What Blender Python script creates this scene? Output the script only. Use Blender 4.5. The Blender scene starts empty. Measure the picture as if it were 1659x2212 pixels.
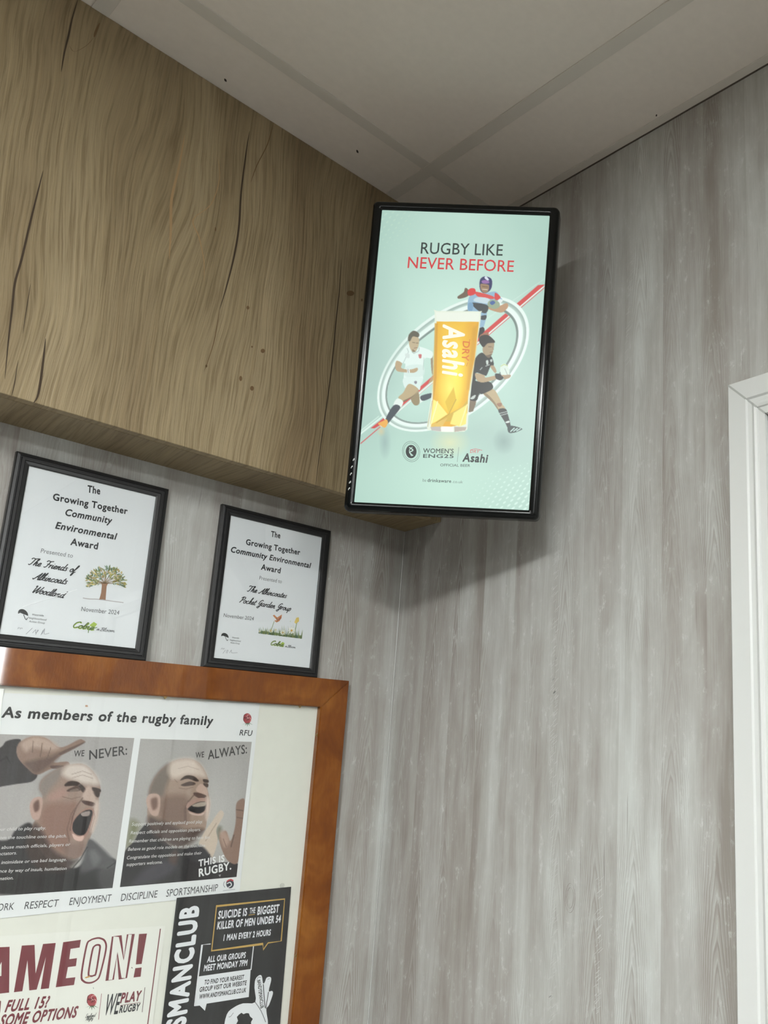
import bpy, bmesh, math, random
import numpy as np
from mathutils import Vector, Matrix
from mathutils.geometry import tessellate_polygon

SC = bpy.context.scene
COL = SC.collection
random.seed(7)
CEIL = 2.65

# ------------------------------------------------------------------ camera, world, exposure
FPX, SHX, SHY = 1776.42, 570.61, 153.95          # focal length and principal point offset of the (cropped) photo
CAM = np.array([-1.15333, -1.63449, CEIL - 1.29311])
CR = np.array([0.61004228, -0.79233485, 0.00734141])
CU = np.array([-0.17885128, -0.12866509, 0.97542684])
CF = np.array([0.7719201, 0.59636463, 0.22020125])
cd = bpy.data.cameras.new('camera')
cd.sensor_fit = 'VERTICAL'; cd.sensor_height = 36.0; cd.sensor_width = 27.0
cd.lens = FPX / 2212 * 36
cd.shift_x = -SHX / 2212; cd.shift_y = SHY / 2212
cd.clip_start = 0.02
cam = bpy.data.objects.new('camera', cd); COL.objects.link(cam)
cam.matrix_world = Matrix(((CR[0], CU[0], -CF[0], CAM[0]), (CR[1], CU[1], -CF[1], CAM[1]), (CR[2], CU[2], -CF[2], CAM[2]), (0, 0, 0, 1)))
SC.camera = cam

PANEL_L = 74.0      # ceiling light panels, radiance
WINDOW_L = 55.0     # daylight in the window off to the right
WORLD_L = 0.02
w = bpy.data.worlds.new('world'); SC.world = w; w.use_nodes = True
bg = w.node_tree.nodes['Background']; bg.inputs[0].default_value = (0.9, 0.95, 1, 1); bg.inputs[1].default_value = WORLD_L
vs = SC.view_settings
SC.display_settings.display_device = 'sRGB'
vs.view_transform = 'Standard'; vs.look = 'None'; vs.exposure = 0.0; vs.gamma = 1.0; vs.use_curve_mapping = False

# ------------------------------------------------------------------ helpers
def lin(c):
    c = np.asarray(c, float) / 255.0
    return np.where(c <= 0.04045, c / 12.92, ((c + 0.055) / 1.055) ** 2.4)

def tag(o, label=None, cat=None, group=None, kind=None):
    if label: o['label'] = label
    if cat: o['category'] = cat
    if group: o['group'] = group
    if kind: o['kind'] = kind
    return o

def empty(name, loc, label, cat, group=None, rot=None):
    o = bpy.data.objects.new(name, None); COL.objects.link(o)
    o.location = loc
    if rot: o.rotation_euler = rot
    o.empty_display_size = 0.05
    return tag(o, label, cat, group)

def link(name, me, parent=None, keep=True):
    o = bpy.data.objects.new(name, me); COL.objects.link(o)
    if parent:
        o.parent = parent
        if keep:
            o.matrix_parent_inverse = parent_matrix(parent).inverted()
    return o

def parent_matrix(p):
    m = p.matrix_basis.copy()
    q = p.parent
    while q:
        m = parent_matrix(q) @ p.matrix_parent_inverse @ m
        return m
    return m

class MB:
    """collects shapes with material slots into one mesh"""
    def __init__(self):
        self.bm = bmesh.new(); self.mats = []
    def slot(self, m):
        if m not in self.mats: self.mats.append(m)
        return self.mats.index(m)
    def box(self, lo, hi, m, bevel=0.0, seg=2):
        x0, y0, z0 = lo; x1, y1, z1 = hi
        b = bmesh.new()
        r = bmesh.ops.create_cube(b, size=1.0)
        for v in b.verts:
            v.co = Vector(((v.co.x + .5) * (x1 - x0) + x0, (v.co.y + .5) * (y1 - y0) + y0, (v.co.z + .5) * (z1 - z0) + z0))
        if bevel > 0:
            bmesh.ops.bevel(b, geom=b.edges[:], offset=bevel, segments=seg, affect='EDGES', profile=0.5)
        self.add(b, m)
        return self
    def add(self, b, m, mat=None):
        s = self.slot(m); vm = {}
        for v in b.verts: vm[v] = self.bm.verts.new(mat @ v.co if mat is not None else v.co)
        for f in b.faces:
            try:
                nf = self.bm.faces.new([vm[v] for v in f.verts]); nf.material_index = s; nf.smooth = f.smooth
            except ValueError: pass
        b.free()
    def poly(self, pts, m):
        vs_ = [self.bm.verts.new(p) for p in pts]
        f = self.bm.faces.new(vs_); f.material_index = self.slot(m); return f
    def prism(self, pts, off, m):
        """closed polygon pts (3D) extruded by vector off"""
        s = self.slot(m); n = len(pts)
        a = [self.bm.verts.new(p) for p in pts]; b = [self.bm.verts.new(Vector(p) + Vector(off)) for p in pts]
        for f in ([self.bm.faces.new(a[::-1]), self.bm.faces.new(b)] + [self.bm.faces.new((a[i], a[(i + 1) % n], b[(i + 1) % n], b[i])) for i in range(n)]):
            f.material_index = s
    def build(self, name, parent=None, normals=True, keep=True):
        if normals: bmesh.ops.recalc_face_normals(self.bm, faces=self.bm.faces[:])
        me = bpy.data.meshes.new(name)
        for m in self.mats: me.materials.append(m)
        self.bm.to_mesh(me); self.bm.free()
        return link(name, me, parent, keep)

# ------------------------------------------------------------------ materials
class NT:
    def __init__(self, name):
        self.m = bpy.data.materials.new(name); self.m.use_nodes = True
        self.t = self.m.node_tree; self.n = self.t.nodes; self.l = self.t.links
        self.p = self.n['Principled BSDF']
    def new(self, k, **kw):
        x = self.n.new(k)
        for a, b in kw.items(): setattr(x, a, b)
        return x
    def put(self, sock, v):
        if hasattr(v, 'is_output') or isinstance(v, bpy.types.NodeSocket): self.l.new(v, sock)
        else: sock.default_value = v
    def math(self, op, a, b=None, c=None, clamp=False):
        x = self.new('ShaderNodeMath', operation=op, use_clamp=clamp)
        self.put(x.inputs[0], a)
        if b is not None: self.put(x.inputs[1], b)
        if c is not None: self.put(x.inputs[2], c)
        return x.outputs[0]
    def xyz(self, x, y, z):
        c = self.new('ShaderNodeCombineXYZ')
        for i, v in enumerate((x, y, z)): self.put(c.inputs[i], v)
        return c.outputs[0]
    def noise(self, vec, scale=1.0, detail=3.0, rough=0.5, dist=0.0):
        x = self.new('ShaderNodeTexNoise')
        self.put(x.inputs['Vector'], vec); x.inputs['Scale'].default_value = scale
        x.inputs['Detail'].default_value = detail; x.inputs['Roughness'].default_value = rough
        x.inputs['Distortion'].default_value = dist
        return x.outputs[0]
    def ramp(self, fac, stops):
        x = self.new('ShaderNodeValToRGB'); e = x.color_ramp.elements
        while len(e) < len(stops): e.new(0.5)
        for s, (p, c) in zip(e, stops):
            s.position = p; s.color = (*c, 1) if len(c) == 3 else c
        self.put(x.inputs[0], fac); return x.outputs[0]
    def mix(self, f, a, b, mode='MIX'):
        x = self.new('ShaderNodeMix', data_type='RGBA', blend_type=mode)
        self.put(x.inputs[0], f); self.put(x.inputs[6], a); self.put(x.inputs[7], b)
        return x.outputs[2]
    def bump(self, h, strength, dist):
        x = self.new('ShaderNodeBump'); x.inputs['Strength'].default_value = strength; x.inputs['Distance'].default_value = dist
        self.put(x.inputs['Height'], h); self.l.new(x.outputs[0], self.p.inputs['Normal'])
    def coord(self):
        t = self.new('ShaderNodeTexCoord'); s = self.new('ShaderNodeSeparateXYZ')
        self.l.new(t.outputs['Object'], s.inputs[0]); return s.outputs

def simple(name, rgb, rough=0.5, metal=0.0, spec=0.5, coat=0.0, noise=0.0):
    t = NT(name); c = tuple(lin(rgb))
    if noise:
        X = t.coord(); f = t.noise(t.xyz(*X), 60, 3)
        a = tuple(np.clip(np.array(c) * (1 - noise), 0, 1)); b = tuple(np.clip(np.array(c) * (1 + noise), 0, 1))
        t.put(t.p.inputs['Base Color'], t.ramp(f, [(0.3, a), (0.7, b)]))
    else:
        t.p.inputs['Base Color'].default_value = (*c, 1)
    t.p.inputs['Roughness'].default_value = rough; t.p.inputs['Metallic'].default_value = metal
    t.p.inputs['Specular IOR Level'].default_value = spec; t.p.inputs['Coat Weight'].default_value = coat
    return t.m

def wallpaper(name, axis, OFF=0.0):
    """whitewashed timber-look panelling: u runs along the wall, v is up"""
    t = NT(name); X = t.coord(); u = X[axis]; v = X[2]
    wob = t.noise(t.xyz(t.math('MULTIPLY', u, 5), t.math('MULTIPLY', v, 2.2), 0.0), 1, 2)
    uw = t.math('ADD', u, t.math('MULTIPLY', t.math('SUBTRACT', wob, 0.5), 0.035))
    lane = t.math('FLOOR', t.math('MULTIPLY', t.math('ADD', u, 0.013), 10.5))
    wn = t.new('ShaderNodeTexWhiteNoise', noise_dimensions='1D'); t.put(wn.inputs['W'], lane)
    broad = t.noise(t.xyz(t.math('MULTIPLY', uw, 17), t.math('MULTIPLY', v, 1.3), t.math('MULTIPLY', wn.outputs[0], 9)), 1, 3, 0.55)
    mid = t.noise(t.xyz(t.math('MULTIPLY', uw, 70), t.math('MULTIPLY', v, 2.6), 3.0), 1, 3, 0.6)
    fine = t.noise(t.xyz(t.math('MULTIPLY', uw, 330), t.math('MULTIPLY', v, 6.0), 7.0), 1, 2, 0.6)
    patch = t.noise(t.xyz(t.math('MULTIPLY', u, 26), t.math('MULTIPLY', v, 8), 1.0), 1, 4, 0.65, 0.3)
    f = t.math('ADD', t.math('MULTIPLY', broad, 0.60), t.math('MULTIPLY', mid, 0.17))
    f = t.math('ADD', f, t.math('MULTIPLY', fine, 0.12))
    f = t.math('ADD', f, t.math('MULTIPLY', patch, 0.27))
    f = t.math('ADD', f, t.math('MULTIPLY', t.math('SUBTRACT', wn.outputs[0], 0.5), 0.15))
    LW = 0.083; lu = t.math('DIVIDE', t.math('ADD', t.math('ADD', u, OFF), t.math('MULTIPLY', t.math('SUBTRACT', wob, 0.5), 0.02)), LW)
    li = t.math('FLOOR', lu); fr = t.math('SUBTRACT', t.math('FRACT', lu), 0.5)
    wh = t.new('ShaderNodeTexWhiteNoise', noise_dimensions='1D'); t.put(wh.inputs['W'], t.math('ADD', li, 0.37))
    w3 = t.new('ShaderNodeSeparateColor'); t.l.new(wh.outputs['Color'], w3.inputs[0]); r1, r2, r3 = w3.outputs[0], w3.outputs[1], w3.outputs[2]
    sx = t.math('MULTIPLY', t.math('ABSOLUTE', t.math('ADD', fr, t.math('MULTIPLY', t.math('SUBTRACT', r1, 0.5), 0.35))), 2.0)
    sg = t.math('SUBTRACT', t.math('MULTIPLY', t.math('GREATER_THAN', r2, 0.42), 2.0), 1.0)
    wv = t.noise(t.xyz(t.math('MULTIPLY', u, 30), t.math('MULTIPLY', v, 7), 2.0), 1, 3, 0.55)
    ph = t.math('ADD', t.math('MULTIPLY', t.math('MULTIPLY', v, sg), 17.0), t.math('MULTIPLY', t.math('POWER', sx, 1.45), 8.5))
    ph = t.math('ADD', ph, t.math('MULTIPLY', wv, 2.2)); ph = t.math('ADD', ph, t.math('MULTIPLY', r3, 9.0))
    ringc = t.ramp(t.math('FRACT', ph), [(0.0, (.5, .5, .5)), (0.10, (1, 1, 1)), (0.30, (.62, .62, .62)), (0.62, (.5, .5, .5)), (0.86, (0, 0, 0)), (1.0, (.45, .45, .45))])
    msk = t.noise(t.xyz(t.math('MULTIPLY', li, 3.1), t.math('MULTIPLY', v, 2.4), 5.0), 1, 2, 0.5)
    msk = t.math('MULTIPLY', t.ramp(msk, [(0.44, (0, 0, 0)), (0.62, (1, 1, 1))]), t.math('ADD', t.math('MULTIPLY', r1, 0.75), 0.3))
    f = t.math('ADD', f, t.math('MULTIPLY', t.math('MULTIPLY', t.math('SUBTRACT', ringc, 0.5), msk), 0.23))
    colr = t.ramp(f, [(0.40, tuple(lin((143, 137, 131)))), (0.53, tuple(lin((161, 158, 153)))), (0.63, tuple(lin((174, 174, 170)))), (0.78, tuple(lin((193, 196, 193))))])
    # white scuffed flecks
    fl = t.noise(t.xyz(t.math('MULTIPLY', u, 90), t.math('MULTIPLY', v, 42), 5.0), 1, 4, 0.7)
    fl = t.math('MULTIPLY', t.ramp(fl, [(0.55, (0, 0, 0)), (0.70, (1, 1, 1))]), t.ramp(patch, [(0.47, (0, 0, 0)), (0.60, (.7, .7, .7))]))
    colr = t.mix(fl, colr, (*lin((200, 202, 200)), 1))
    # sparse dark slits of the timber print
    sl = t.noise(t.xyz(t.math('MULTIPLY', uw, 150), t.math('MULTIPLY', v, 4.5), 11.0), 1, 2, 0.5)
    sl = t.ramp(sl, [(0.70, (0, 0, 0)), (0.76, (.55, .55, .55))])
    colr = t.mix(sl, colr, (*lin((120, 113, 108)), 1))
    t.put(t.p.inputs['Base Color'], colr)
    t.p.inputs['Roughness'].default_value = 0.55; t.p.inputs['Specular IOR Level'].default_value = 0.3
    t.bump(t.math('ADD', t.math('ADD', mid, fine), t.math('MULTIPLY', ringc, msk)), 0.25, 0.0012)
    return t.m

def oak(name, ax_u, ax_v, dark=1.0):
    """rustic oak laminate: grain along v"""
    t = NT(name); X = t.coord(); u = X[ax_u]; v = X[ax_v]
    big = t.noise(t.xyz(t.math('MULTIPLY', u, 3.5), t.math('MULTIPLY', v, 1.4), 2.0), 1, 2)
    uw = t.math('ADD', u, t.math('MULTIPLY', t.math('SUBTRACT', big, 0.5), 0.11))
    wig = t.noise(t.xyz(t.math('MULTIPLY', u, 26), t.math('MULTIPLY', v, 22), 0.0), 1, 2)
    uf = t.math('ADD', uw, t.math('MULTIPLY', t.math('SUBTRACT', wig, 0.5), 0.0022))
    tone = t.noise(t.xyz(t.math('MULTIPLY', uw, 9), t.math('MULTIPLY', v, 0.8), 4.0), 1, 3)
    streak = t.noise(t.xyz(t.math('MULTIPLY', uf, 115), t.math('MULTIPLY', v, 1.5), 6.0), 1, 3, 0.6)
    pore = t.noise(t.xyz(t.math('MULTIPLY', uf, 215), t.math('MULTIPLY', v, 7.0), 8.0), 1, 2, 0.55)
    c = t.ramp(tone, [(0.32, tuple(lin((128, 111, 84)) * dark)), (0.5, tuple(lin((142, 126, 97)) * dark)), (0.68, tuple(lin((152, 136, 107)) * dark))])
    s = t.ramp(streak, [(0.34, (.90, .88, .85)), (0.52, (1, 1, 1)), (0.70, (1.05, 1.04, 1.03))])
    p = t.ramp(pore, [(0.36, (.76, .73, .68)), (0.48, (.98, .98, .98)), (0.66, (1.10, 1.09, 1.07))])
    c = t.mix(1.0, c, s, 'MULTIPLY'); c = t.mix(1.0, c, p, 'MULTIPLY')
    t.put(t.p.inputs['Base Color'], c)
    t.p.inputs['Roughness'].default_value = 0.5; t.p.inputs['Specular IOR Level'].default_value = 0.35
    t.bump(t.math('ADD', pore, t.math('MULTIPLY', streak, 0.5)), 0.55, 0.003)
    return t.m

def varnish(name):
    t = NT(name); X = t.coord()
    a = t.noise(t.xyz(t.math('MULTIPLY', X[0], 14), 0.0, t.math('MULTIPLY', X[2], 9)), 1, 3, 0.6, 0.6)
    b = t.noise(t.xyz(t.math('MULTIPLY', X[0], 200), t.math('MULTIPLY', X[1], 100), t.math('MULTIPLY', X[2], 45)), 1, 2)
    f = t.math('ADD', t.math('MULTIPLY', a, 0.8), t.math('MULTIPLY', b, 0.14))
    c = t.ramp(f, [(0.28, tuple(lin((98, 50, 10)))), (0.47, tuple(lin((120, 66, 16)))), (0.66, tuple(lin((142, 88, 32))))])
    t.put(t.p.inputs['Base Color'], c); t.p.inputs['Roughness'].default_value = 0.34
    t.p.inputs['Specular IOR Level'].default_value = 0.15; t.p.inputs['Coat Weight'].default_value = 0.75; t.p.inputs['Coat Roughness'].default_value = 0.04
    n = t.noise(t.xyz(t.math('MULTIPLY', X[0], 330), t.math('MULTIPLY', X[1], 200), t.math('MULTIPLY', X[2], 90)), 1, 2)
    t.bump(n, 0.4, 0.001)
    return t.m

def printed(name, emit=False, rough=0.55):
    t = NT(name)
    a = t.new('ShaderNodeVertexColor'); a.layer_name = 'Col'
    if emit:
        t.p.inputs['Base Color'].default_value = (.01, .01, .01, 1); t.p.inputs['Roughness'].default_value = 0.35
        t.l.new(a.outputs[0], t.p.inputs['Emission Color']); t.p.inputs['Emission Strength'].default_value = 1.0
    else:
        t.l.new(a.outputs[0], t.p.inputs['Base Color']); t.p.inputs['Roughness'].default_value = rough
        t.p.inputs['Specular IOR Level'].default_value = 0.3
    return t.m

def glass(name):
    t = NT(name); t.n.remove(t.p)
    tr = t.new('ShaderNodeBsdfTransparent'); gl = t.new('ShaderNodeBsdfGlossy'); gl.inputs['Roughness'].default_value = 0.01
    tr.inputs[0].default_value = (.99, .995, .992, 1)
    lw = t.new('ShaderNodeLayerWeight'); lw.inputs[0].default_value = 0.5
    fr = t.math('ADD', t.math('MULTIPLY', t.math('POWER', lw.outputs['Facing'], 5.0), 0.96), 0.04)
    mx = t.new('ShaderNodeMixShader'); t.l.new(fr, mx.inputs[0]); t.l.new(tr.outputs[0], mx.inputs[1]); t.l.new(gl.outputs[0], mx.inputs[2])
    t.l.new(mx.outputs[0], t.n['Material Output'].inputs[0])
    return t.m

def emitter(name, rgb, s):
    t = NT(name); t.p.inputs['Base Color'].default_value = (.8, .8, .8, 1)
    t.p.inputs['Emission Color'].default_value = (*rgb, 1); t.p.inputs['Emission Strength'].default_value = s
    return t.m

M = dict(
    wallA=wallpaper('whitewashed_panelling_back', 0), wallB=wallpaper('whitewashed_panelling_right', 1),
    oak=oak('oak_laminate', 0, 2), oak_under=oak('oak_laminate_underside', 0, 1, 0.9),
    varnish=varnish('varnished_wood'), printed=printed('printed_paper'), screen=printed('screen_picture', True),
    glass=glass('picture_glass'),
    tile=simple('ceiling_tile', (224, 216, 207), 0.9, spec=0.1, noise=0.02), bar=simple('ceiling_bar', (208, 202, 193), 0.6, spec=0.25),
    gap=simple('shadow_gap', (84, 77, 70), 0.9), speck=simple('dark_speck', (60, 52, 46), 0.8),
    crack=simple('wood_crack', (62, 48, 32), 0.8), knot=simple('wood_knot', (104, 80, 50), 0.8), figure=simple('wood_figure', (158, 128, 90), 0.6),
    grainA=simple('panelling_grain', (140, 134, 129), 0.6, spec=0.2), grainL=simple('panelling_grain_pale', (188, 189, 186), 0.6, spec=0.2),
    bead=simple('pale_sealant', (178, 178, 175), 0.3), white=simple('white_gloss_paint', (206, 208, 206), 0.35), joint=simple('paint_joint', (168, 170, 167), 0.6), hole=simple('corner_gap', (110, 108, 102), 0.8),
    black=simple('black_moulding', (30, 30, 31), 0.33, spec=0.5, noise=0.15), bezel=simple('black_gloss_plastic', (9, 12, 12), 0.16, spec=0.3),
    back=simple('black_matt_plastic', (20, 21, 21), 0.5), icon=simple('white_print', (215, 215, 215), 0.5), steel=simple('bracket_steel', (60, 60, 62), 0.4, 0.8),
    board=simple('white_backing_board', (222, 222, 213), 0.6, noise=0.015), brass=simple('brass_pin', (150, 128, 84), 0.35, 0.7),
    pin=simple('clear_plastic_pin', (205, 205, 198), 0.25), floor=simple('dark_grey_floor', (104, 101, 98), 0.6, noise=0.05), plain=simple('plain_wall', (84, 80, 76), 0.8, noise=0.02),
    lamp=emitter('light_diffuser', (0.965, 1.0, 0.985), PANEL_L), dimlamp=emitter('dim_light_diffuser', (0.965, 1.0, 0.985), 16.0), lampframe=simple('lamp_frame', (230, 230, 228), 0.4), daylight=emitter('bright_daylight', (0.93, 0.97, 1.0), WINDOW_L),
)

# ------------------------------------------------------------------ from a point of the photo to the plane it lies on
def ray(px):
    return (px[0] - 829.5 - SHX) * CR - (px[1] - 1106 - SHY) * CU + FPX * CF

def hit(px, P0, Nn):
    d = ray(px); Nn = np.asarray(Nn, float)
    return CAM + d * (((np.asarray(P0, float) - CAM) @ Nn) / (d @ Nn))

class Crop:
    """coordinates read in an enlarged crop of the photo"""
    def __init__(self, x0, y0, s): self.x0, self.y0, self.s = x0, y0, s
    def __call__(self, *p):
        if len(p) == 2 and not hasattr(p[0], '__len__'): return (self.x0 + p[0] / self.s, self.y0 + p[1] / self.s)
        return [(self.x0 + a / self.s, self.y0 + b / self.s) for a, b in (p[0] if len(p) == 1 else p)]

_H = {}
def glyphs(body, bold, shear, spacing=1.0):
    cu = bpy.data.curves.new('t', 'FONT'); cu.body = body; cu.size = 1.0; cu.offset = bold; cu.shear = shear
    cu.resolution_u = 3; cu.space_character = spacing
    ob = bpy.data.objects.new('t', cu); COL.objects.link(ob)
    dg = bpy.context.evaluated_depsgraph_get(); dg.update()
    ev = ob.evaluated_get(dg); me = ev.to_mesh()
    vsx = np.array([(v.co.x, v.co.y) for v in me.vertices]) if len(me.vertices) else np.zeros((0, 2))
    fs = [tuple(p.vertices) for p in me.polygons]
    ev.to_mesh_clear(); bpy.data.objects.remove(ob); bpy.data.curves.remove(cu)
    return vsx, fs
def caph():
    if 'H' not in _H:
        v, _ = glyphs('H', 0, 0); _H['H'] = v[:, 1].max()
    return _H['H']

def smooth(pts, n=6, closed=False):
    P = [np.array(p, float) for p in pts]; out = []
    m = len(P)
    if m < 3: return P
    rng = range(m) if closed else range(m - 1)
    for i in rng:
        if closed: a, b, c, d = P[(i - 1) % m], P[i], P[(i + 1) % m], P[(i + 2) % m]
        else: a, b, c, d = P[max(i - 1, 0)], P[i], P[i + 1], P[min(i + 2, m - 1)]
        for k in range(n):
            t = k / n
            out.append(0.5 * ((2 * b) + (c - a) * t + (2 * a - 5 * b + 4 * c - d) * t * t + (3 * b - a - 3 * c + d) * t ** 3))
    if not closed: out.append(P[-1])
    return out

SCRIPT = {
 'a': (1.05, [[(.75, .85), (.4, 1), (.1, .6), (.1, .2), (.35, 0), (.65, .3), (.8, .97)], [(.8, .97), (.72, .3), (.85, 0), (1.1, .2)]]),
 'b': (.85, [[(.0, .2), (.4, 1.5), (.5, 2.1), (.3, 2.0), (.12, .5), (.3, 0), (.65, .3), (.6, .85), (.5, .8), (.9, .75)]]),
 'c': (.85, [[(.75, .8), (.5, 1), (.15, .7), (.1, .25), (.4, 0), (.9, .25)]]),
 'd': (1.05, [[(.75, .85), (.4, 1), (.1, .6), (.1, .2), (.35, 0), (.65, .3)], [(.98, 2.1), (.75, .4), (.85, 0), (1.1, .2)]]),
 'e': (.8, [[(0, .2), (.55, .55), (.6, .9), (.4, 1), (.12, .6), (.15, .15), (.45, 0), (.85, .25)]]),
 'f': (.65, [[(0, .1), (.5, 1.3), (.65, 2.1), (.45, 2.1), (.3, 1.2), (.05, -.9), (.3, -.9), (.4, -.1), (.7, .2)]]),
 'h': (1.0, [[(.1, 0), (.35, 1.2), (.6, 2.0), (.45, 2.1), (.3, 1.4), (.1, 0)], [(.15, .3), (.45, .95), (.7, .9), (.6, .3), (.75, 0), (1.05, .2)]]),
 'i': (.5, [[(.05, .3), (.25, .95), (.15, .25), (.3, 0), (.55, .2)], [(.28, 1.4), (.34, 1.5)]]),
 'k': (.85, [[(.1, 0), (.6, 2.1), (.4, 2.0), (.1, 0)], [(.2, .5), (.6, 1), (.55, .65), (.25, .5), (.55, .1), (.9, .15)]]),
 'l': (.45, [[(0, .2), (.45, 1.5), (.5, 2.1), (.3, 2.0), (.12, .6), (.2, 0), (.5, .2)]]),
 'm': (1.35, [[(.05, .7), (.2, .95), (.1, 0)], [(.12, .3), (.4, .98), (.55, .8), (.47, 0)], [(.5, .3), (.85, .98), (1.0, .8), (.95, .2), (1.1, 0), (1.4, .2)]]),
 'n': (.95, [[(.05, .7), (.2, .95), (.1, 0)], [(.12, .3), (.5, .98), (.65, .8), (.55, .25), (.7, 0), (1.0, .2)]]),
 'o': (.9, [[(.5, 1), (.15, .7), (.15, .2), (.45, 0), (.75, .35), (.7, .85), (.5, 1), (.6, .75), (.95, .8)]]),
 'p': (.95, [[(.2, 1), (0, -.9)], [(.1, .3), (.5, 1), (.75, .7), (.6, .1), (.3, 0), (.1, .2)]]),
 'r': (.65, [[(.05, .7), (.2, .95), (.1, 0)], [(.13, .4), (.4, .95), (.65, .9)]]),
 's': (.65, [[(.6, .85), (.4, 1), (.2, .75), (.5, .4), (.4, .03), (.1, .1)]]),
 't': (.55, [[(.4, 1.7), (.12, .3), (.3, 0), (.6, .2)], [(.02, 1.1), (.62, 1.15)]]),
 'u': (1.0, [[(.1, .95), (.1, .2), (.35, 0), (.65, .4), (.75, .95)], [(.75, .95), (.68, .2), (.85, 0), (1.05, .2)]]),
 'g': (.95, [[(.75, .85), (.4, 1), (.1, .6), (.15, .2), (.4, .1), (.7, .5), (.8, .97)], [(.8, .97), (.65, -.5), (.4, -.9), (.2, -.6), (.9, .1)]]),
 'y': (.95, [[(.1, .95), (.1, .3), (.35, .05), (.65, .4), (.78, .95)], [(.78, .95), (.6, -.5), (.35, -.9), (.2, -.6), (.9, .1)]]),
 'T': (1.25, [[(.05, 1.7), (.3, 2.1), (.9, 1.95), (1.6, 2.15)], [(.95, 2.0), (.7, .5), (.4, 0), (.1, .2)]]),
 'F': (1.25, [[(.05, 1.7), (.3, 2.1), (.9, 1.95), (1.6, 2.15)], [(.95, 2.0), (.7, .5), (.4, 0), (.1, .2)], [(.45, 1.05), (1.15, 1.1)]]),
 'A': (1.4, [[(-.1, .3), (.15, 0), (.7, 1), (1.25, 2.1)], [(1.25, 2.1), (1.1, .8), (1.15, 0), (1.45, .2)], [(.45, .75), (1.3, .8)]]),
 'W': (1.75, [[(.05, 1.8), (.35, 2.1), (.3, .8), (.35, 0), (.9, 1.2), (1.15, 2.0)], [(1.15, 2.0), (1.05, .7), (1.15, 0), (1.7, 1.2), (1.95, 2.1)]]),
 'P': (1.15, [[(.6, 2.0), (.4, .8), (.1, 0)], [(.05, 1.6), (.5, 2.1), (1.15, 2.0), (1.1, 1.3), (.6, 1.0), (.45, 1.1)]]),
 'G': (1.3, [[(1.2, 1.8), (.9, 2.1), (.4, 1.6), (.25, .7), (.6, .5), (1.0, 1.2)], [(1.1, 1.3), (.9, 0), (.6, -.8), (.2, -.6), (.6, -.1), (1.3, .3)]]),
 'C': (1.15, [[(1.15, 1.7), (1.0, 2.1), (.4, 1.7), (.2, .6), (.55, 0), (1.15, .4)]]),
 'B': (1.15, [[(.6, 2.0), (.4, .8), (.1, 0)], [(.1, 1.7), (.6, 2.1), (1.1, 1.9), (.95, 1.3), (.5, 1.1), (1.0, .9), (.95, .2), (.4, -.05), (.1, .2)]]),
 'E': (1.0, [[(1.0, 1.8), (.6, 2.1), (.3, 1.6), (.6, 1.1), (.2, .6), (.4, 0), (1.0, .35)]]),
 'R': (1.2, [[(.6, 2.0), (.4, .8), (.1, 0)], [(.05, 1.6), (.5, 2.1), (1.15, 2.0), (1.1, 1.3), (.5, 1.05), (.9, .3), (1.25, .1)]]),
}

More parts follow.
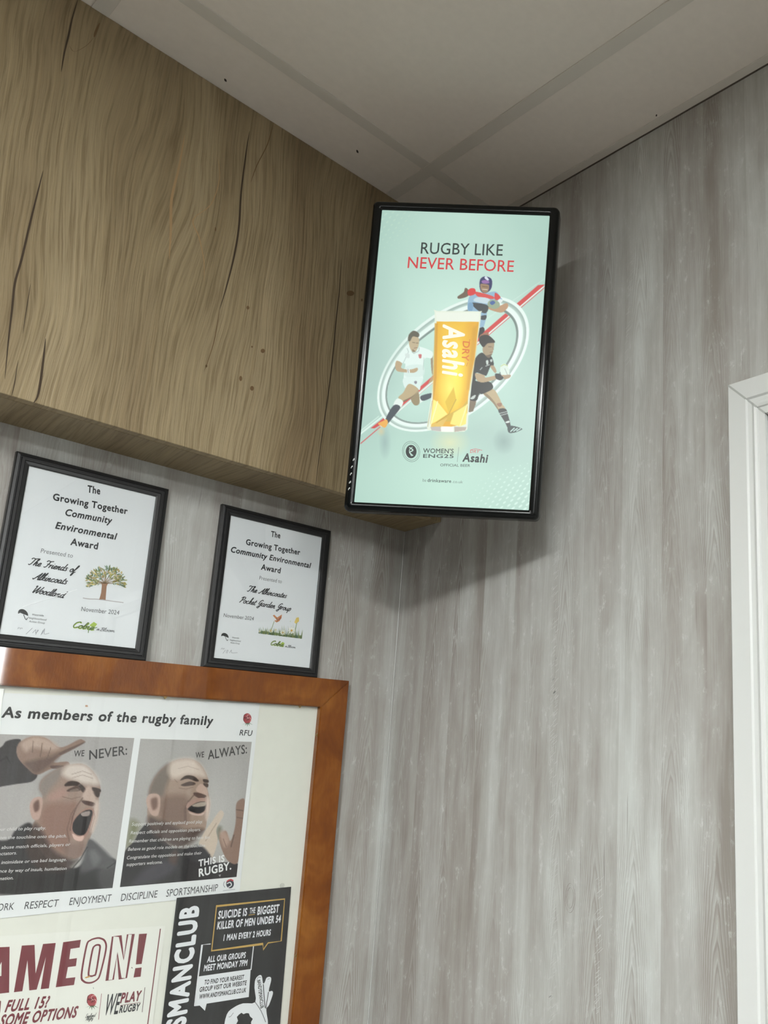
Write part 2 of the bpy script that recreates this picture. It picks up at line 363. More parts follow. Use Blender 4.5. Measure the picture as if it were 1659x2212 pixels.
class Sheet:
    """a flat printed sheet: everything on it sits in its own plane, in layers a tenth of a millimetre apart"""
    def __init__(self, O, U, V, gain=None):
        self.O, self.U, self.V = (np.asarray(a, float) for a in (O, U, V)); self.N = np.cross(self.U, self.V)
        self.v = []; self.f = []; self.c = []; self.gain = gain
    def loc(self, px):
        p = hit(px, self.O, self.N) - self.O; return np.array([p @ self.U, p @ self.V])
    def photo(self, uv):
        """numpy arrays of (u, v) -> photo coordinates"""
        P = self.O + uv[:, :1] * self.U + uv[:, 1:] * self.V - CAM
        z = P @ CF
        return np.stack([829.5 + SHX + FPX * (P @ CR) / z, 1106 + SHY - FPX * (P @ CU) / z], 1)
    def col(self, c):
        l = lin(c)
        return l if self.gain is None else np.clip(l * self.gain, 0, 0.95)
    def tri(self, uv, faces, c, layer):
        b = len(self.v); n = 0.0002 + layer * 0.00011
        self.v += [(p[0], p[1], n) for p in uv]; self.f += [tuple(b + i for i in f) for f in faces]
        cc = self.col(c)
        if cc.ndim == 1: self.c += [tuple(cc)] * len(uv)
        else: self.c += [tuple(k) for k in cc]
    def fill_uv(self, uv, c, layer=1):
        t = tessellate_polygon([[Vector((p[0], p[1], 0)) for p in uv]])
        self.tri(uv, t, c, layer)
    def fill(self, pts, c, layer=1, sm=0):
        if sm: pts = smooth(pts, sm, True)
        self.fill_uv([self.loc(p) for p in pts], c, layer)
    def ribbon_uv(self, P, w, c, layer=2, closed=False):
        P = [np.asarray(p, float) for p in P]; n = len(P); L = []; R = []
        for i in range(n):
            a = P[(i - 1) % n] if closed or i else P[0]; b = P[(i + 1) % n] if closed or i < n - 1 else P[-1]
            d = b - a; l = np.hypot(*d); d = d / l if l > 1e-9 else np.array([1, 0.]); nn = np.array([-d[1], d[0]])
            k = 1.0
            if closed or 0 < i < n - 1:
                e = P[i] - P[(i - 1) % n]; le = np.hypot(*e)
                if le > 1e-9: k = min(1.8, 1 / max(0.3, abs((e / le) @ d)))
            L.append(P[i] + nn * w / 2 * k); R.append(P[i] - nn * w / 2 * k)
        F = [(i, (i + 1) % n, n + (i + 1) % n, n + i) for i in range(n if closed else n - 1)]
        self.tri(L + R, F, c, layer)
    def line(self, pts, wpx, c, layer=2, closed=False, sm=0):
        if sm: pts = smooth(pts, sm, closed)
        k = np.hypot(*(self.loc(pts[0]) - self.loc((pts[0][0], pts[0][1] + 10)))) / 10
        self.ribbon_uv([self.loc(p) for p in pts], wpx * k, c, layer, closed)
    def text(self, body, p0, p1, h, c, layer=3, bold=0.0, shear=0.0, spacing=None, up=None):
        """body fitted between two baseline points; h = cap height in photo pixels"""
        if spacing is None: spacing = 1 + bold * 3.2
        a, b = self.loc(p0), self.loc(p1); x = b - a
        y = np.array([-x[1], x[0]]) / np.hypot(*x)
        if up is None:
            hh = abs(self.loc((p0[0], p0[1] - h))[1] - a[1])
        else:
            hh = np.hypot(*(self.loc(up) - a))
        g, F = glyphs(body, 0.0, shear, spacing)
        if not len(g): return
        mn, mx = g[:, 0].min() - bold, g[:, 0].max() + bold
        # heavier weights are struck several times, each strike a hair above the last
        st = [(0, 0)] if bold < .005 else [(-bold, 0), (bold, 0), (0, bold), (0, -bold)]
        if bold > .02: st += [(-bold * .7, bold * .7), (bold * .7, -bold * .7), (bold * .7, bold * .7), (-bold * .7, -bold * .7)]
        for i, (dx, dy) in enumerate(st):
            uv = [a + x * ((q[0] + dx - mn) / (mx - mn)) + y * (hh * (q[1] + dy) / caph()) for q in g]
            self.tri(uv, F, c, layer + .09 * i)
    def script(self, body, p0, p1, h, c, wpx, layer=3, slant=0.42):
        a, b = self.loc(p0), self.loc(p1); x = b - a; wd = np.hypot(*x); x = x / wd
        y = np.array([-x[1], x[0]]); hh = abs(self.loc((p0[0], p0[1] - h))[1] - a[1]) / 2.1
        k = abs(self.loc((p0[0], p0[1] - 10))[1] - a[1]) / 10
        pen = 0.0; S = []
        for ch in body:
            if ch == ' ': pen += .7; continue
            wd_, st = SCRIPT[ch]
            for s in st: S.append([(pen + q[0], q[1]) for q in s])
            pen += wd_
        sx = wd / (pen + .3)
        for s in S:
            pts = smooth(s, 5)
            self.ribbon_uv([a + x * (q[0] * sx + slant * q[1] * hh) + y * q[1] * hh for q in pts], wpx * k, c, layer)
    def raster(self, quad, step, paint, layer=1):
        """a printed picture: fine grid over a quad (photo points TL, TR, BR, BL), coloured by paint(x, y)"""
        q = [self.loc(p) for p in quad]
        wu = np.hypot(*(q[1] - q[0])); hv = np.hypot(*(q[3] - q[0]))
        nx = max(2, int(wu / step)); ny = max(2, int(hv / step))
        s = np.linspace(0, 1, nx + 1); t = np.linspace(0, 1, ny + 1); S, T = np.meshgrid(s, t)
        S = S.ravel()[:, None]; T = T.ravel()[:, None]
        uv = (q[0] * (1 - S) + q[1] * S) * (1 - T) + (q[3] * (1 - S) + q[2] * S) * T
        px = self.photo(uv)
        c = paint(px)
        F = [(j * (nx + 1) + i, (j + 1) * (nx + 1) + i, (j + 1) * (nx + 1) + i + 1, j * (nx + 1) + i + 1) for j in range(ny) for i in range(nx)]
        self.tri(list(uv), F, c, layer)
    def base(self, uv, c, thick=0.0004):
        """the sheet of paper itself, with thickness"""
        n = len(uv); b = len(self.v); cc = tuple(self.col(c))
        self.v += [(p[0], p[1], 0.0002) for p in uv] + [(p[0], p[1], 0.0002 - thick) for p in uv]
        self.f += [tuple(b + i for i in range(n)), tuple(b + n + i for i in range(n - 1, -1, -1))]
        self.f += [(b + (i + 1) % n, b + i, b + n + i, b + n + (i + 1) % n) for i in range(n)]
        self.c += [cc] * (2 * n)
    def build(self, name, mat, parent=None):
        me = bpy.data.meshes.new(name)
        me.from_pydata(self.v, [], self.f)
        at = me.color_attributes.new('Col', 'FLOAT_COLOR', 'POINT')
        a = np.ones((len(self.v), 4), np.float32); a[:, :3] = np.array(self.c)
        at.data.foreach_set('color', a.ravel())
        me.materials.append(mat); me.update()
        # faces look towards the room
        o = bpy.data.objects.new(name, me); COL.objects.link(o)
        mw = Matrix(((self.U[0], self.V[0], self.N[0], self.O[0]), (self.U[1], self.V[1], self.N[1], self.O[1]), (self.U[2], self.V[2], self.N[2], self.O[2]), (0, 0, 0, 1)))
        if parent:
            o.parent = parent; o.matrix_local = parent_matrix(parent).inverted() @ mw
        else: o.matrix_world = mw
        return o

class Paint:
    """soft-edged painting on sample points"""
    def __init__(self, px, base):
        self.p = px; self.c = np.tile(np.asarray(base, float), (len(px), 1))
    def blob(self, ctr, r, c, a=1.0, pw=1.0):
        d = np.hypot((self.p[:, 0] - ctr[0]) / r[0], (self.p[:, 1] - ctr[1]) / r[1])
        k = (np.clip(1 - d, 0, 1) ** pw * a)[:, None]; self.c = self.c * (1 - k) + np.asarray(c, float) * k
    def poly(self, pts, c, blur=1.5, a=1.0, sm=5):
        if blur >= 2.5: blur = blur * 2.6
        if sm: pts = smooth(pts, sm, True)
        P = np.array(pts); lo = P.min(0) - blur; hi = P.max(0) + blur
        idx = np.where((self.p[:, 0] > lo[0]) & (self.p[:, 0] < hi[0]) & (self.p[:, 1] > lo[1]) & (self.p[:, 1] < hi[1]))[0]
        if not len(idx): return
        q = self.p[idx]; ins = np.zeros(len(q), bool); dm = np.full(len(q), 1e9)
        for i in range(len(P)):
            A, B = P[i], P[(i + 1) % len(P)]; e = B - A; l2 = e @ e
            if l2 < 1e-12: continue
            w_ = q - A; t = np.clip((w_ @ e) / l2, 0, 1); dm = np.minimum(dm, np.hypot(*(w_ - t[:, None] * e).T))
            cr = (A[1] > q[:, 1]) != (B[1] > q[:, 1])
            with np.errstate(divide='ignore', invalid='ignore'):
                ins ^= cr & (q[:, 0] < (B[0] - A[0]) * (q[:, 1] - A[1]) / (B[1] - A[1]) + A[0])
        sd = np.where(ins, dm, -dm); k = np.clip(0.5 + sd / blur, 0, 1) * a
        k = (k * k * (3 - 2 * k))[:, None] if a == 1 else k[:, None]
        self.c[idx] = self.c[idx] * (1 - k) + np.asarray(c, float) * k
    def line(self, pts, wpx, c, a=1.0):
        P = np.array(pts); dm = np.full(len(self.p), 1e9)
        for i in range(len(P) - 1):
            A, B = P[i], P[i + 1]; e = B - A; w_ = self.p - A; t = np.clip((w_ @ e) / (e @ e), 0, 1)
            dm = np.minimum(dm, np.hypot(*(w_ - t[:, None] * e).T))
        k = (np.clip(0.5 + (wpx / 2 - dm) / 1.2, 0, 1) * a)[:, None]
        self.c = self.c * (1 - k) + np.asarray(c, float) * k

# ------------------------------------------------------------------ the room
RX0, RY0 = -5.6, -5.2                       # far ends of the room
A_Y, B_X = 0.0, 0.0
SOF_D, SOF_Z = 0.136, CEIL - 0.7386         # boxed bulkhead: depth and underside height
DOOR_Y, DOOR_Z = -0.928, CEIL - 0.634       # outer corner of the door casing
DW = 0.86

def wall_back():
    mb = MB(); mb.box((RX0, 0, 0), (0.1, 0.1, CEIL + .05), M['wallA'])
    o = mb.build('wall_back', normals=False); return tag(o, kind='structure')

def wall_right():
    mb = MB()
    dy0, dy1, dz = DOOR_Y - 0.06, DOOR_Y - 0.06 - DW + .12, DOOR_Z - .06
    wy0, wy1, wz0, wz1 = -2.83, -3.30, 1.55, 2.10
    m = M['wallB']
    mb.box((0, dy0, 0), (.1, 0, CEIL + .05), m)
    mb.box((0, dy1, dz), (.1, dy0, CEIL + .05), m)
    mb.box((0, wy0, 0), (.1, dy1, CEIL + .05), m)
    mb.box((0, wy1, 0), (.1, wy0, wz0), m); mb.box((0, wy1, wz1), (.1, wy0, CEIL + .05), m)
    mb.box((0, RY0, 0), (.1, wy1, CEIL + .05), m)
    rnd = random.Random(5)
    pl = lambda u, v: (-0.0002, u, v)
    def at(px): h = hit(px, (0, 0, 0), (1, 0, 0)); return h[1], h[2]
    # oval knot figures
    for px, ru, rv in [((1005, 1640), .009, .05), ((1232, 1940), .012, .025)]:
        u, v = at(px)
        for k in range(2):
            a = [pl(u + ru * (1 - k * .3) * math.cos(t * math.pi / 10) * rnd.uniform(.9, 1.1), v + rv * (1 - k * .3) * math.sin(t * math.pi / 10)) for t in range(21)]
            wd = .0009
            for i in range(20):
                p, q = Vector(a[i]), Vector(a[(i + 1) % 20])
                mb.poly([p, q, q + Vector((0, wd, wd * .6)), p + Vector((0, wd, wd * .6))], M['grainA'])
    # pale diagonal saw marks of the print
    for (pa, pb, wd, n) in [((1196, 1130), (1190, 2212), .016, 210), ((1290, 1900), (1285, 2200), .012, 50), ((1215, 650), (1200, 1100), .014, 80), ((1360, 560), (1352, 800), .012, 40)]:
        (u0, v0), (u1, v1) = at(pa), at(pb)
        for i in range(n):
            q = rnd.random(); u = u0 + (u1 - u0) * q + rnd.uniform(-wd, wd) / 2; v = v0 + (v1 - v0) * q; l = rnd.uniform(.004, .011); h = rnd.uniform(.0007, .0016)
            mb.poly([pl(u, v), pl(u - l, v + l * .8), pl(u - l, v + l * .8 + h), pl(u, v + h)], M['grainL'])
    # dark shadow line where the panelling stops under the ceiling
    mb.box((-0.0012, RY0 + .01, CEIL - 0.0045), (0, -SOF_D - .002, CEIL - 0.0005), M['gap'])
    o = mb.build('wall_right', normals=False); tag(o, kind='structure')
    # window further along this wall, out of the frame, bright with daylight
    f = MB()
    for lo, hi in [((-.02, wy1, wz0), (.06, wy0, wz0 + .06)), ((-.02, wy1, wz1 - .06), (.06, wy0, wz1)), ((-.02, wy1, wz0 + .06), (.06, wy1 + .06, wz1 - .06)), ((-.02, wy0 - .06, wz0 + .06), (.06, wy0, wz1 - .06))]:
        f.box(lo, hi, M['white'], .006)
    wf = tag(f.build('window_1'), kind='structure')
    g = MB(); g.box((.02, wy1 + .06, wz0 + .06), (.026, wy0 - .06, wz1 - .06), M['daylight']); g.build('window_pane', wf)
    # door: moulded casing and leaf
    def casing(path_pts):
        pass
    prof = [(0, 0), (0, .014), (.002, .016), (.036, .016), (.0385, .0125), (.046, .0115), (.0475, .013), (.052, .0155), (.0565, .014), (.058, .011), (.070, .010), (.070, 0)]
    cb = MB()
    y1 = DOOR_Y - DW
    def sweep(a, b, ina, inb, mat):
        """one length of casing from a to b (outer corners, (y, z)); ina/inb point inwards with mitre"""
        n = len(prof); P = []
        for (base, inn) in ((a, ina), (b, inb)):
            P.append([cb.bm.verts.new((-h, base[0] + inn[0] * w_, base[1] + inn[1] * w_)) for w_, h in prof])
        s = cb.slot(mat)
        for i in range(n - 1):
            fc = cb.bm.faces.new((P[0][i], P[1][i], P[1][i + 1], P[0][i + 1])); fc.material_index = s
        for ring in P:
            fc = cb.bm.faces.new(ring); fc.material_index = s
    g_ = .0012
    sweep((DOOR_Y, 0), (DOOR_Y, DOOR_Z - g_), (-1, 0), (-1, -1), M['white'])
    sweep((DOOR_Y - g_, DOOR_Z), (y1 + g_, DOOR_Z), (-1, -1), (1, -1), M['white'])
    sweep((y1, 0), (y1, DOOR_Z - g_), (1, 0), (1, -1), M['white'])
    cs = tag(cb.build('door_1'), kind='structure')
    jb = MB()   # grey line of the mitre joint and its open inner end
    for k, (a, b, m, wd) in enumerate([(0.001, .070, 'joint', .0024), (.0405, .0455, 'hole', .0032)]):
        pr = [(w_, h) for w_, h in prof if a <= w_ <= b]
        for i in range(len(pr) - 1):
            (w0, h0), (w1, h1) = pr[i], pr[i + 1]
            jb.poly([(-h0 - .0004 - k * .0003, DOOR_Y - w0 - wd / 2, DOOR_Z - w0 + wd / 2), (-h1 - .0004 - k * .0003, DOOR_Y - w1 - wd / 2, DOOR_Z - w1 + wd / 2), (-h1 - .0004 - k * .0003, DOOR_Y - w1 + wd / 2, DOOR_Z - w1 - wd / 2), (-h0 - .0004 - k * .0003, DOOR_Y - w0 + wd / 2, DOOR_Z - w0 - wd / 2)], M[m])
    jb.build('mitre_joint', cs)
    lf = MB(); lf.box((0.0, y1 + .0705, .005), (.04, DOOR_Y - .0705, DOOR_Z - .0705), M['white'], .003)
    lf.box((-.006, y1 + .19, 1.1), (0, DOOR_Y - .19, DOOR_Z - .2), M['white'], .004)
    lf.build('door_leaf', cs)

def shell():
    f = MB(); f.box((RX0, RY0, -.1), (.1, .1, 0), M['floor']); tag(f.build('floor'), kind='structure')
    c = MB(); c.box((RX0, RY0, CEIL), (.0, -.0, CEIL + .04), M['tile'])
    for px, a, b in [((487, 173), .004, .0022), ((772, 327), .005, .0022), ((1418, 249), .003, .0015)]:
        h = hit(px, (0, 0, CEIL), (0, 0, 1))
        pts = []
        for i in range(12):
            t = i / 12 * 2 * math.pi; u, v = a * math.cos(t), b * math.sin(t) * (1 + .3 * math.sin(2 * t))
            pts.append((h[0] + .8 * u - .6 * v, h[1] + .6 * u + .8 * v, CEIL - .0003))
        c.poly(pts, M['speck'])
    tag(c.build('ceiling', normals=False), kind='structure')
    n = 1
    for k in range(9):
        x0 = -0.2179 - .6 * k; b = MB(); b.box((x0, RY0, CEIL - .0022), (x0 + .0265, -SOF_D - .0005, CEIL - .0002), M['bar'], .0005, 1)
        tag(b.build('trim_%d' % n), kind='structure'); n += 1
    for k in range(5):
        y0 = -0.2975 - 1.2 * k; b = MB(); b.box((RX0, y0, CEIL - .0020), (-.019, y0 + .0268, CEIL - .0001), M['bar'], .0005, 1)
        tag(b.build('trim_%d' % n), kind='structure'); n += 1
    b = MB(); b.box((-.019, RY0, CEIL - .0022), (-.0015, -SOF_D - .0005, CEIL - .0002), M['bar'], .0005, 1); tag(b.build('trim_%d' % n), kind='structure')
    n += 1; b = MB(); b.box((-.0028, -.0028, .002), (-.0003, -.0003, SOF_Z - .001), M['bead'], .0006, 1); tag(b.build('trim_%d' % n), kind='structure')
    for nm, lo, hi in [('wall_left', (RX0 - .1, RY0, 0), (RX0, .1, CEIL + .05)), ('wall_front', (RX0, RY0 - .1, 0), (.1, RY0, CEIL + .05))]:
        q = MB(); q.box(lo, hi, M['plain']); tag(q.build(nm), kind='structure')
    e = empty('ceiling_light', (-2.305, -0.884, CEIL), 'square dim ceiling light panel out of view to the left, mirrored in the display frame', 'ceiling light')
    g = MB()
    for lo, hi in [((-.285, -.285, -.012), (.285, -.265, -.0025)), ((-.285, .265, -.012), (.285, .285, -.0025)), ((-.285, -.265, -.012), (-.265, .265, -.0025)), ((.265, -.265, -.012), (.285, .265, -.0025))]:
        g.box(lo, hi, M['lampframe'], .001, 1)
    g.build('lamp_frame', e, keep=False)
    d = MB(); d.box((-.265, -.265, -.009), (.265, .265, -.006), M['dimlamp']); d.build('diffuser', e, keep=False)
    for i, (x, y) in enumerate([(-2.305, -2.084), (-1.105, -4.484), (-4.705, -4.484)]):
        e = empty('ceiling_light', (x, y, CEIL), 'white oblong ceiling light panel out of view behind the camera', 'ceiling light', 'ceiling light panels out of view')
        g = MB()
        for lo, hi in [((-.285, -.585, -.012), (.285, -.565, -.0025)), ((-.285, .565, -.012), (.285, .585, -.0025)), ((-.285, -.565, -.012), (-.265, .565, -.0025)), ((.265, -.565, -.012), (.285, .565, -.0025))]:
            g.box(lo, hi, M['lampframe'], .001, 1)
        g.build('lamp_frame', e, keep=False)
        d = MB(); d.box((-.265, -.565, -.009), (.265, .565, -.006), M['lamp']); d.build('diffuser', e, keep=False)

wall_back(); wall_right(); shell()

# ------------------------------------------------------------------ boxed oak bulkhead under the ceiling
def bulkhead():
    e = empty('wood_bulkhead', (-1.3, -SOF_D, SOF_Z), 'oak-effect boxed bulkhead running under the ceiling above the framed certificates', 'bulkhead')
    mb = MB(); mb.box((-2.8, -SOF_D, SOF_Z), (-.0005, -SOF_D + .018, CEIL - .0004), M['oak'], .0008, 1)
    pl = lambda px: tuple(hit(px, (0, -SOF_D - .0004, 0), (0, 1, 0)))
    S = Crop(0, 0, 1.929)
    def crack(pts, w, mat):
        P = smooth(S(pts), 5); n = len(P)
        for i in range(n - 1):
            a, b = P[i], P[i + 1]; wa = w * math.sin(math.pi * (i + .15) / (n - .7)) ** .6; wb = w * math.sin(math.pi * (i + 1.15) / (n - .7)) ** .6 if i + 1.15 < n - .7 else 0
            q = [pl((a[0] - wa / 2, a[1])), pl((a[0] + wa / 2, a[1])), pl((b[0] + wb / 2, b[1])), pl((b[0] - wb / 2, b[1]))]
            if wb < 1e-3: q = q[:3]
            mb.poly(q, M[mat])
    crack([(325, -5), (300, 80), (285, 150), (268, 220), (255, 300)], 4.6, 'crack')
    crack([(415, 95), (400, 130), (392, 155)], 6, 'knot')
    crack([(392, 155), (360, 190), (310, 215), (290, 190)], 1.6, 'knot')
    crack([(180, 710), (160, 790), (125, 930), (90, 1080), (62, 1180), (50, 1290), (35, 1420), (20, 1580)], 5.5, 'crack')
    crack([(128, 1180), (110, 1290), (95, 1390)], 1.8, 'crack')
    crack([(190, 1410), (178, 1520), (160, 1640), (140, 1680)], 5.5, 'crack')
    crack([(75, 1500), (60, 1600), (48, 1650)], 2, 'crack')
    crack([(1040, 545), (1025, 640), (1005, 800), (995, 950), (975, 1070), (945, 1190), (915, 1290)], 4.2, 'crack')
    crack([(1140, 510), (1115, 600), (1070, 690), (1045, 760)], 2.2, 'knot')
    crack([(1422, 1080), (1415, 1200), (1400, 1340), (1385, 1500), (1368, 1640), (1330, 1900), (1315, 2030)], 2.6, 'crack')
    crack([(905, 650), (915, 740), (880, 850), (805, 915), (830, 990), (850, 1090), (850, 1170)], 3.0, 'figure')
    crack([(770, 560), (745, 700), (715, 830), (712, 960), (705, 1080)], 6, 'figure')
    crack([(915, 1290), (890, 1430), (850, 1550)], 1.8, 'knot')
    for c, rx, ry in [((1460, 1222), 16, 11), ((1033, 1282), 6, 8), ((1095, 1462), 9, 9), ((1050, 1445), 4, 4), ((1003, 1577), 6, 11), ((1050, 1618), 8, 10), ((898, 955), 3, 9), ((1508, 1250), 4, 6), ((860, 1525), 4, 6)]:
        mb.poly([pl(S(c[0] + rx * math.cos(t * .5236), c[1] + ry * math.sin(t * .5236))) for t in range(12)], M['knot'])
    mb.build('front_panel', e, normals=False)
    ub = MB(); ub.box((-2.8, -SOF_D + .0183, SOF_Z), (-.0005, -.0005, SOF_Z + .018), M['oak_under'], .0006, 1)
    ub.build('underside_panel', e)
bulkhead()

# ------------------------------------------------------------------ wall display
def display():
    C0 = np.array([-0.2273, -0.4364, CEIL - 0.5132]); ps, ti, ro = -0.9418, 0.1067, -0.0489
    Nn = np.array([math.sin(ps) * math.cos(ti), -math.cos(ps) * math.cos(ti), -math.sin(ti)])
    U = np.array([math.cos(ps), math.sin(ps), 0]); V = np.cross(Nn, U); V = V if V[2] > 0 else -V
    U, V = math.cos(ro) * U + math.sin(ro) * V, -math.sin(ro) * U + math.cos(ro) * V
    Nn = np.cross(U, V)
    e = empty('display_screen', C0, 'black-framed portrait display screen with a beer advert, hung in the wall corner', 'screen')
    mw = Matrix(((U[0], V[0], Nn[0], C0[0]), (U[1], V[1], Nn[1], C0[1]), (U[2], V[2], Nn[2], C0[2]), (0, 0, 0, 1)))
    e.matrix_world = mw
    hw, hh, sw, sh = .1875, .3150, .1680, .2968
    # bezel: rounded outer frame, lofted rings (half width, half height, corner radius, height above the glass)
    b = MB(); bm = b.bm; s = b.slot(M['bezel']); cy = 0.0005
    def ring(w_, h_, r, n_):
        out = []
        for cx_, cy_, a0 in ((w_ - r, h_ - r, 0), (-w_ + r, h_ - r, 90), (-w_ + r, -h_ + r, 180), (w_ - r, -h_ + r, 270)):
            for k in range(7):
                t = math.radians(a0 + 15 * k); out.append(bm.verts.new((cx_ + r * math.cos(t), cy_ + r * math.sin(t) + cy, n_)))
        return out
    R = [ring(sw, sh, .0015, .0002), ring(sw + .0012, sh + .0012, .0016, .0042), ring(sw + .004, sh + .004, .004, .0056), ring(hw - .0085, hh - .0075, .006, .0060), ring(hw - .004, hh - .0035, .0085, .0046), ring(hw - .0012, hh - .001, .0095, .0012), ring(hw, hh, .010, -.005), ring(hw - .001, hh - .001, .010, -.024), ring(hw - .02, hh - .02, .012, -.027)]
    for i in range(len(R) - 1):
        for k in range(28):
            f = bm.faces.new((R[i][k], R[i][(k + 1) % 28], R[i + 1][(k + 1) % 28], R[i + 1][k])); f.smooth = True; f.material_index = s
    bo = b.build('bezel', e, keep=False)
    bc = MB(); bm = bc.bm; s = bc.slot(M['back'])
    R2 = [ring(hw - .021, hh - .021, .012, -.0268), ring(hw - .035, hh - .05, .012, -.045), ring(hw - .05, hh - .08, .012, -.050)]
    for i in range(2):
        for k in range(28):
            f = bm.faces.new((R2[i][k], R2[i][(k + 1) % 28], R2[i + 1][(k + 1) % 28], R2[i + 1][k])); f.material_index = s
    bm.faces.new(R2[2]); bm.faces.new(R2[0][::-1]); bc.build('back_cover', e, keep=False)
    # bracket to the right-hand wall
    k = MB(); k.box((-.05, -.05, -.056), (.05, .05, -.0502), M['steel'], .001, 1)
    inv = mw.inverted()
    a = Vector((0, 0, -.056)); wp = Vector((-.004, -0.27, CEIL - .49)); p = inv @ wp
    d = (p - a); L = d.length; t = d.to_track_quat('Z', 'Y')
    bb = bmesh.new(); bmesh.ops.create_cone(bb, segments=16, radius1=.014, radius2=.014, depth=L, cap_ends=True)
    k.add(bb, M['steel'], Matrix.Translation((a + p) / 2) @ t.to_matrix().to_4x4())
    k.build('mount_arm', e, keep=False)
    pb = MB(); pb.box((-.004, -.33, CEIL - .60), (-.0002, -.21, CEIL - .38), M['steel'], .001, 1)
    po = pb.build('wall_plate', None); po.parent = e; po.matrix_parent_inverse = mw.inverted()
    # small white control symbols on the left edge
    I = Sheet(C0 + Nn * .0061, U, V)
    for n_, (x, y) in enumerate([(764, 993), (760, 1009), (758, 1024), (756, 1042), (754, 1056)]):
        q = Sheet(C0 + Nn * .0059, U, V)
        q.line([(x - 1.2, y + 2.6), (x - .8, y), (x + 1.6, y - 2.6), (x + 1.2, y)], 1.3, (205, 208, 206), 1, sm=3)
        if n_ in (0, 3): q.line([(x - 1.2, y - .8), (x + 1.8, y + .8)], 1.1, (200, 203, 201), 1)
        q.build('control_symbol', M['printed'], e)

    S = Sheet(C0, U, V)
    A = Crop(720, 420, 3.0308); B = Crop(760, 550, 3.7705); W_ = Crop(790, 640, 6.912); K = Crop(960, 580, 5.82)
    def paint(px):
        P = Paint(px, (172, 206, 193))
        P.blob((985, 690), (230, 260), (205, 236, 222), .9); P.blob((960, 1060), (260, 190), (196, 232, 215), .9)
        P.blob((1000, 470), (190, 120), (196, 226, 212), .6); P.blob((800, 760), (90, 260), (158, 188, 180), .7)
        P.blob((1175, 800), (80, 260), (158, 190, 180), .6); P.blob((900, 880), (120, 60), (196, 228, 216), .5)
        P.blob((1020, 930), (160, 60), (168, 196, 186), .5); P.blob((1090, 960), (90, 70), (164, 192, 184), .6)
        # pale dots in two corners
        for (ox, oy, rr, cc, reach, cx_, cy_) in ((1143, 1106, 4.3, (208, 236, 224), 118, 1146, 1110), (824, 457, 3.2, (186, 216, 200), 100, 818, 450)):
            for i in range(-16, 17):
                for j in range(-12, 13):
                    x = ox + 9.4 * i - 6.2 * j; y = oy + 6.2 * i + 10.5 * j
                    d = math.hypot((x - cx_) * .8, y - cy_)
                    if d < reach:
                        r = rr * (1 - d / reach) ** .55
                        if r > .8: P.poly([(x + r * 1.1 * math.cos(t) - .3 * r * math.sin(t), y - .45 * r * math.cos(t) + .85 * r * math.sin(t)) for t in np.arange(0, 6.2, .8)], cc, 1.6, sm=0)
        # red and white diagonal bands
        P.poly(A([(178, 1560), (345, 1430), (345, 1442), (178, 1575)]), (215, 238, 228), 1.4, sm=0)
        P.poly(A([(178, 1545), (300, 1448), (300, 1455), (178, 1555)]), (205, 232, 220), 1.4, sm=0)
        P.poly(A([(178, 1628), (1385, 606), (1385, 612), (178, 1636)]), (205, 70, 72), 1.2, sm=0)
        P.poly(A([(245, 1530), (345, 1452), (1340, 595), (1385, 590), (1370, 606), (300, 1515), (270, 1532)]), (206, 66, 66), 1.4, sm=0)
        P.poly(A([(305, 1520), (1370, 606), (1380, 606), (315, 1522)]), (228, 242, 234), 1.2, sm=0)
        P.poly(A([(900, 890), (1375, 560), (1380, 553), (900, 882)]), (208, 232, 222), 1.2, .7, sm=0)
        # silver ring
        cx_, cy_ = A(785, 1110); th = math.radians(-38.5); x = P.p[:, 0] - cx_; y = P.p[:, 1] - cy_
        xr = x * math.cos(th) + y * math.sin(th); yr = -x * math.sin(th) + y * math.cos(th)
        ro_ = np.hypot(xr / 190, yr / 110); rad = np.hypot(xr, yr) + 1e-6
        ang = np.arctan2(yr / 110, xr / 190)
        dist = (1 - ro_) * rad / np.maximum(ro_, .2)        # rough distance inside the outer rim
        wd = 27 + 4 * np.cos(ang)
        s_ = dist / wd
        stops = [(-.06, (172, 206, 193)), (0.0, (226, 243, 235)), (.18, (228, 244, 237)), (.24, (150, 172, 164)), (.42, (176, 200, 190)), (.5, (226, 243, 236)), (.78, (232, 246, 240)), (.84, (120, 138, 132)), (.96, (108, 126, 120)), (1.0, (172, 206, 193))]
        xs = [a for a, _ in stops]; cc = np.stack([np.interp(s_, xs, [c[i] for _, c in stops]) for i in range(3)], 1)
        al = (np.clip((s_ + .06) / .06, 0, 1) * np.clip((1.02 - s_) / .04, 0, 1))[:, None]
        shade = (0.5 + 0.5 * np.cos(ang - 2.6))[:, None]       # the ring's own brushed sheen as pictured
        cc = cc * (1 - .18 * shade) + np.array([226, 243, 235]) * .18 * shade
        top = np.clip((yr + 60) / -90, 0, 1)[:, None] * np.clip((40 - xr) / 150, 0, 1)[:, None]
        al = al * (1 - .75 * top)
        P.c = P.c * (1 - al) + cc * al
        # soft reflections on the glossy ground
        P.blob(B(800, 1530), (46, 34), (222, 226, 180), .8); P.blob(B(270, 1530), (14, 40), (140, 166, 165), .6); P.blob(B(240, 1440), (10, 12), (226, 196, 140), .6)
        P.blob(B(1240, 1520), (26, 30), (120, 146, 142), .55)
        # player in blue, red and white
        P.poly(K([(310, 360), (400, 325), (500, 318), (640, 290), (705, 360), (725, 400), (640, 430), (545, 480), (530, 600), (490, 740), (440, 720), (440, 560), (300, 540)]), (146, 182, 204), 1.3)
        P.poly(K([(385, 300), (440, 300), (610, 350), (605, 385), (430, 358)]), (214, 82, 78), 1.2)
        P.poly(K([(420, 360), (560, 380), (545, 440), (370, 410)]), (196, 216, 222), 1.2)
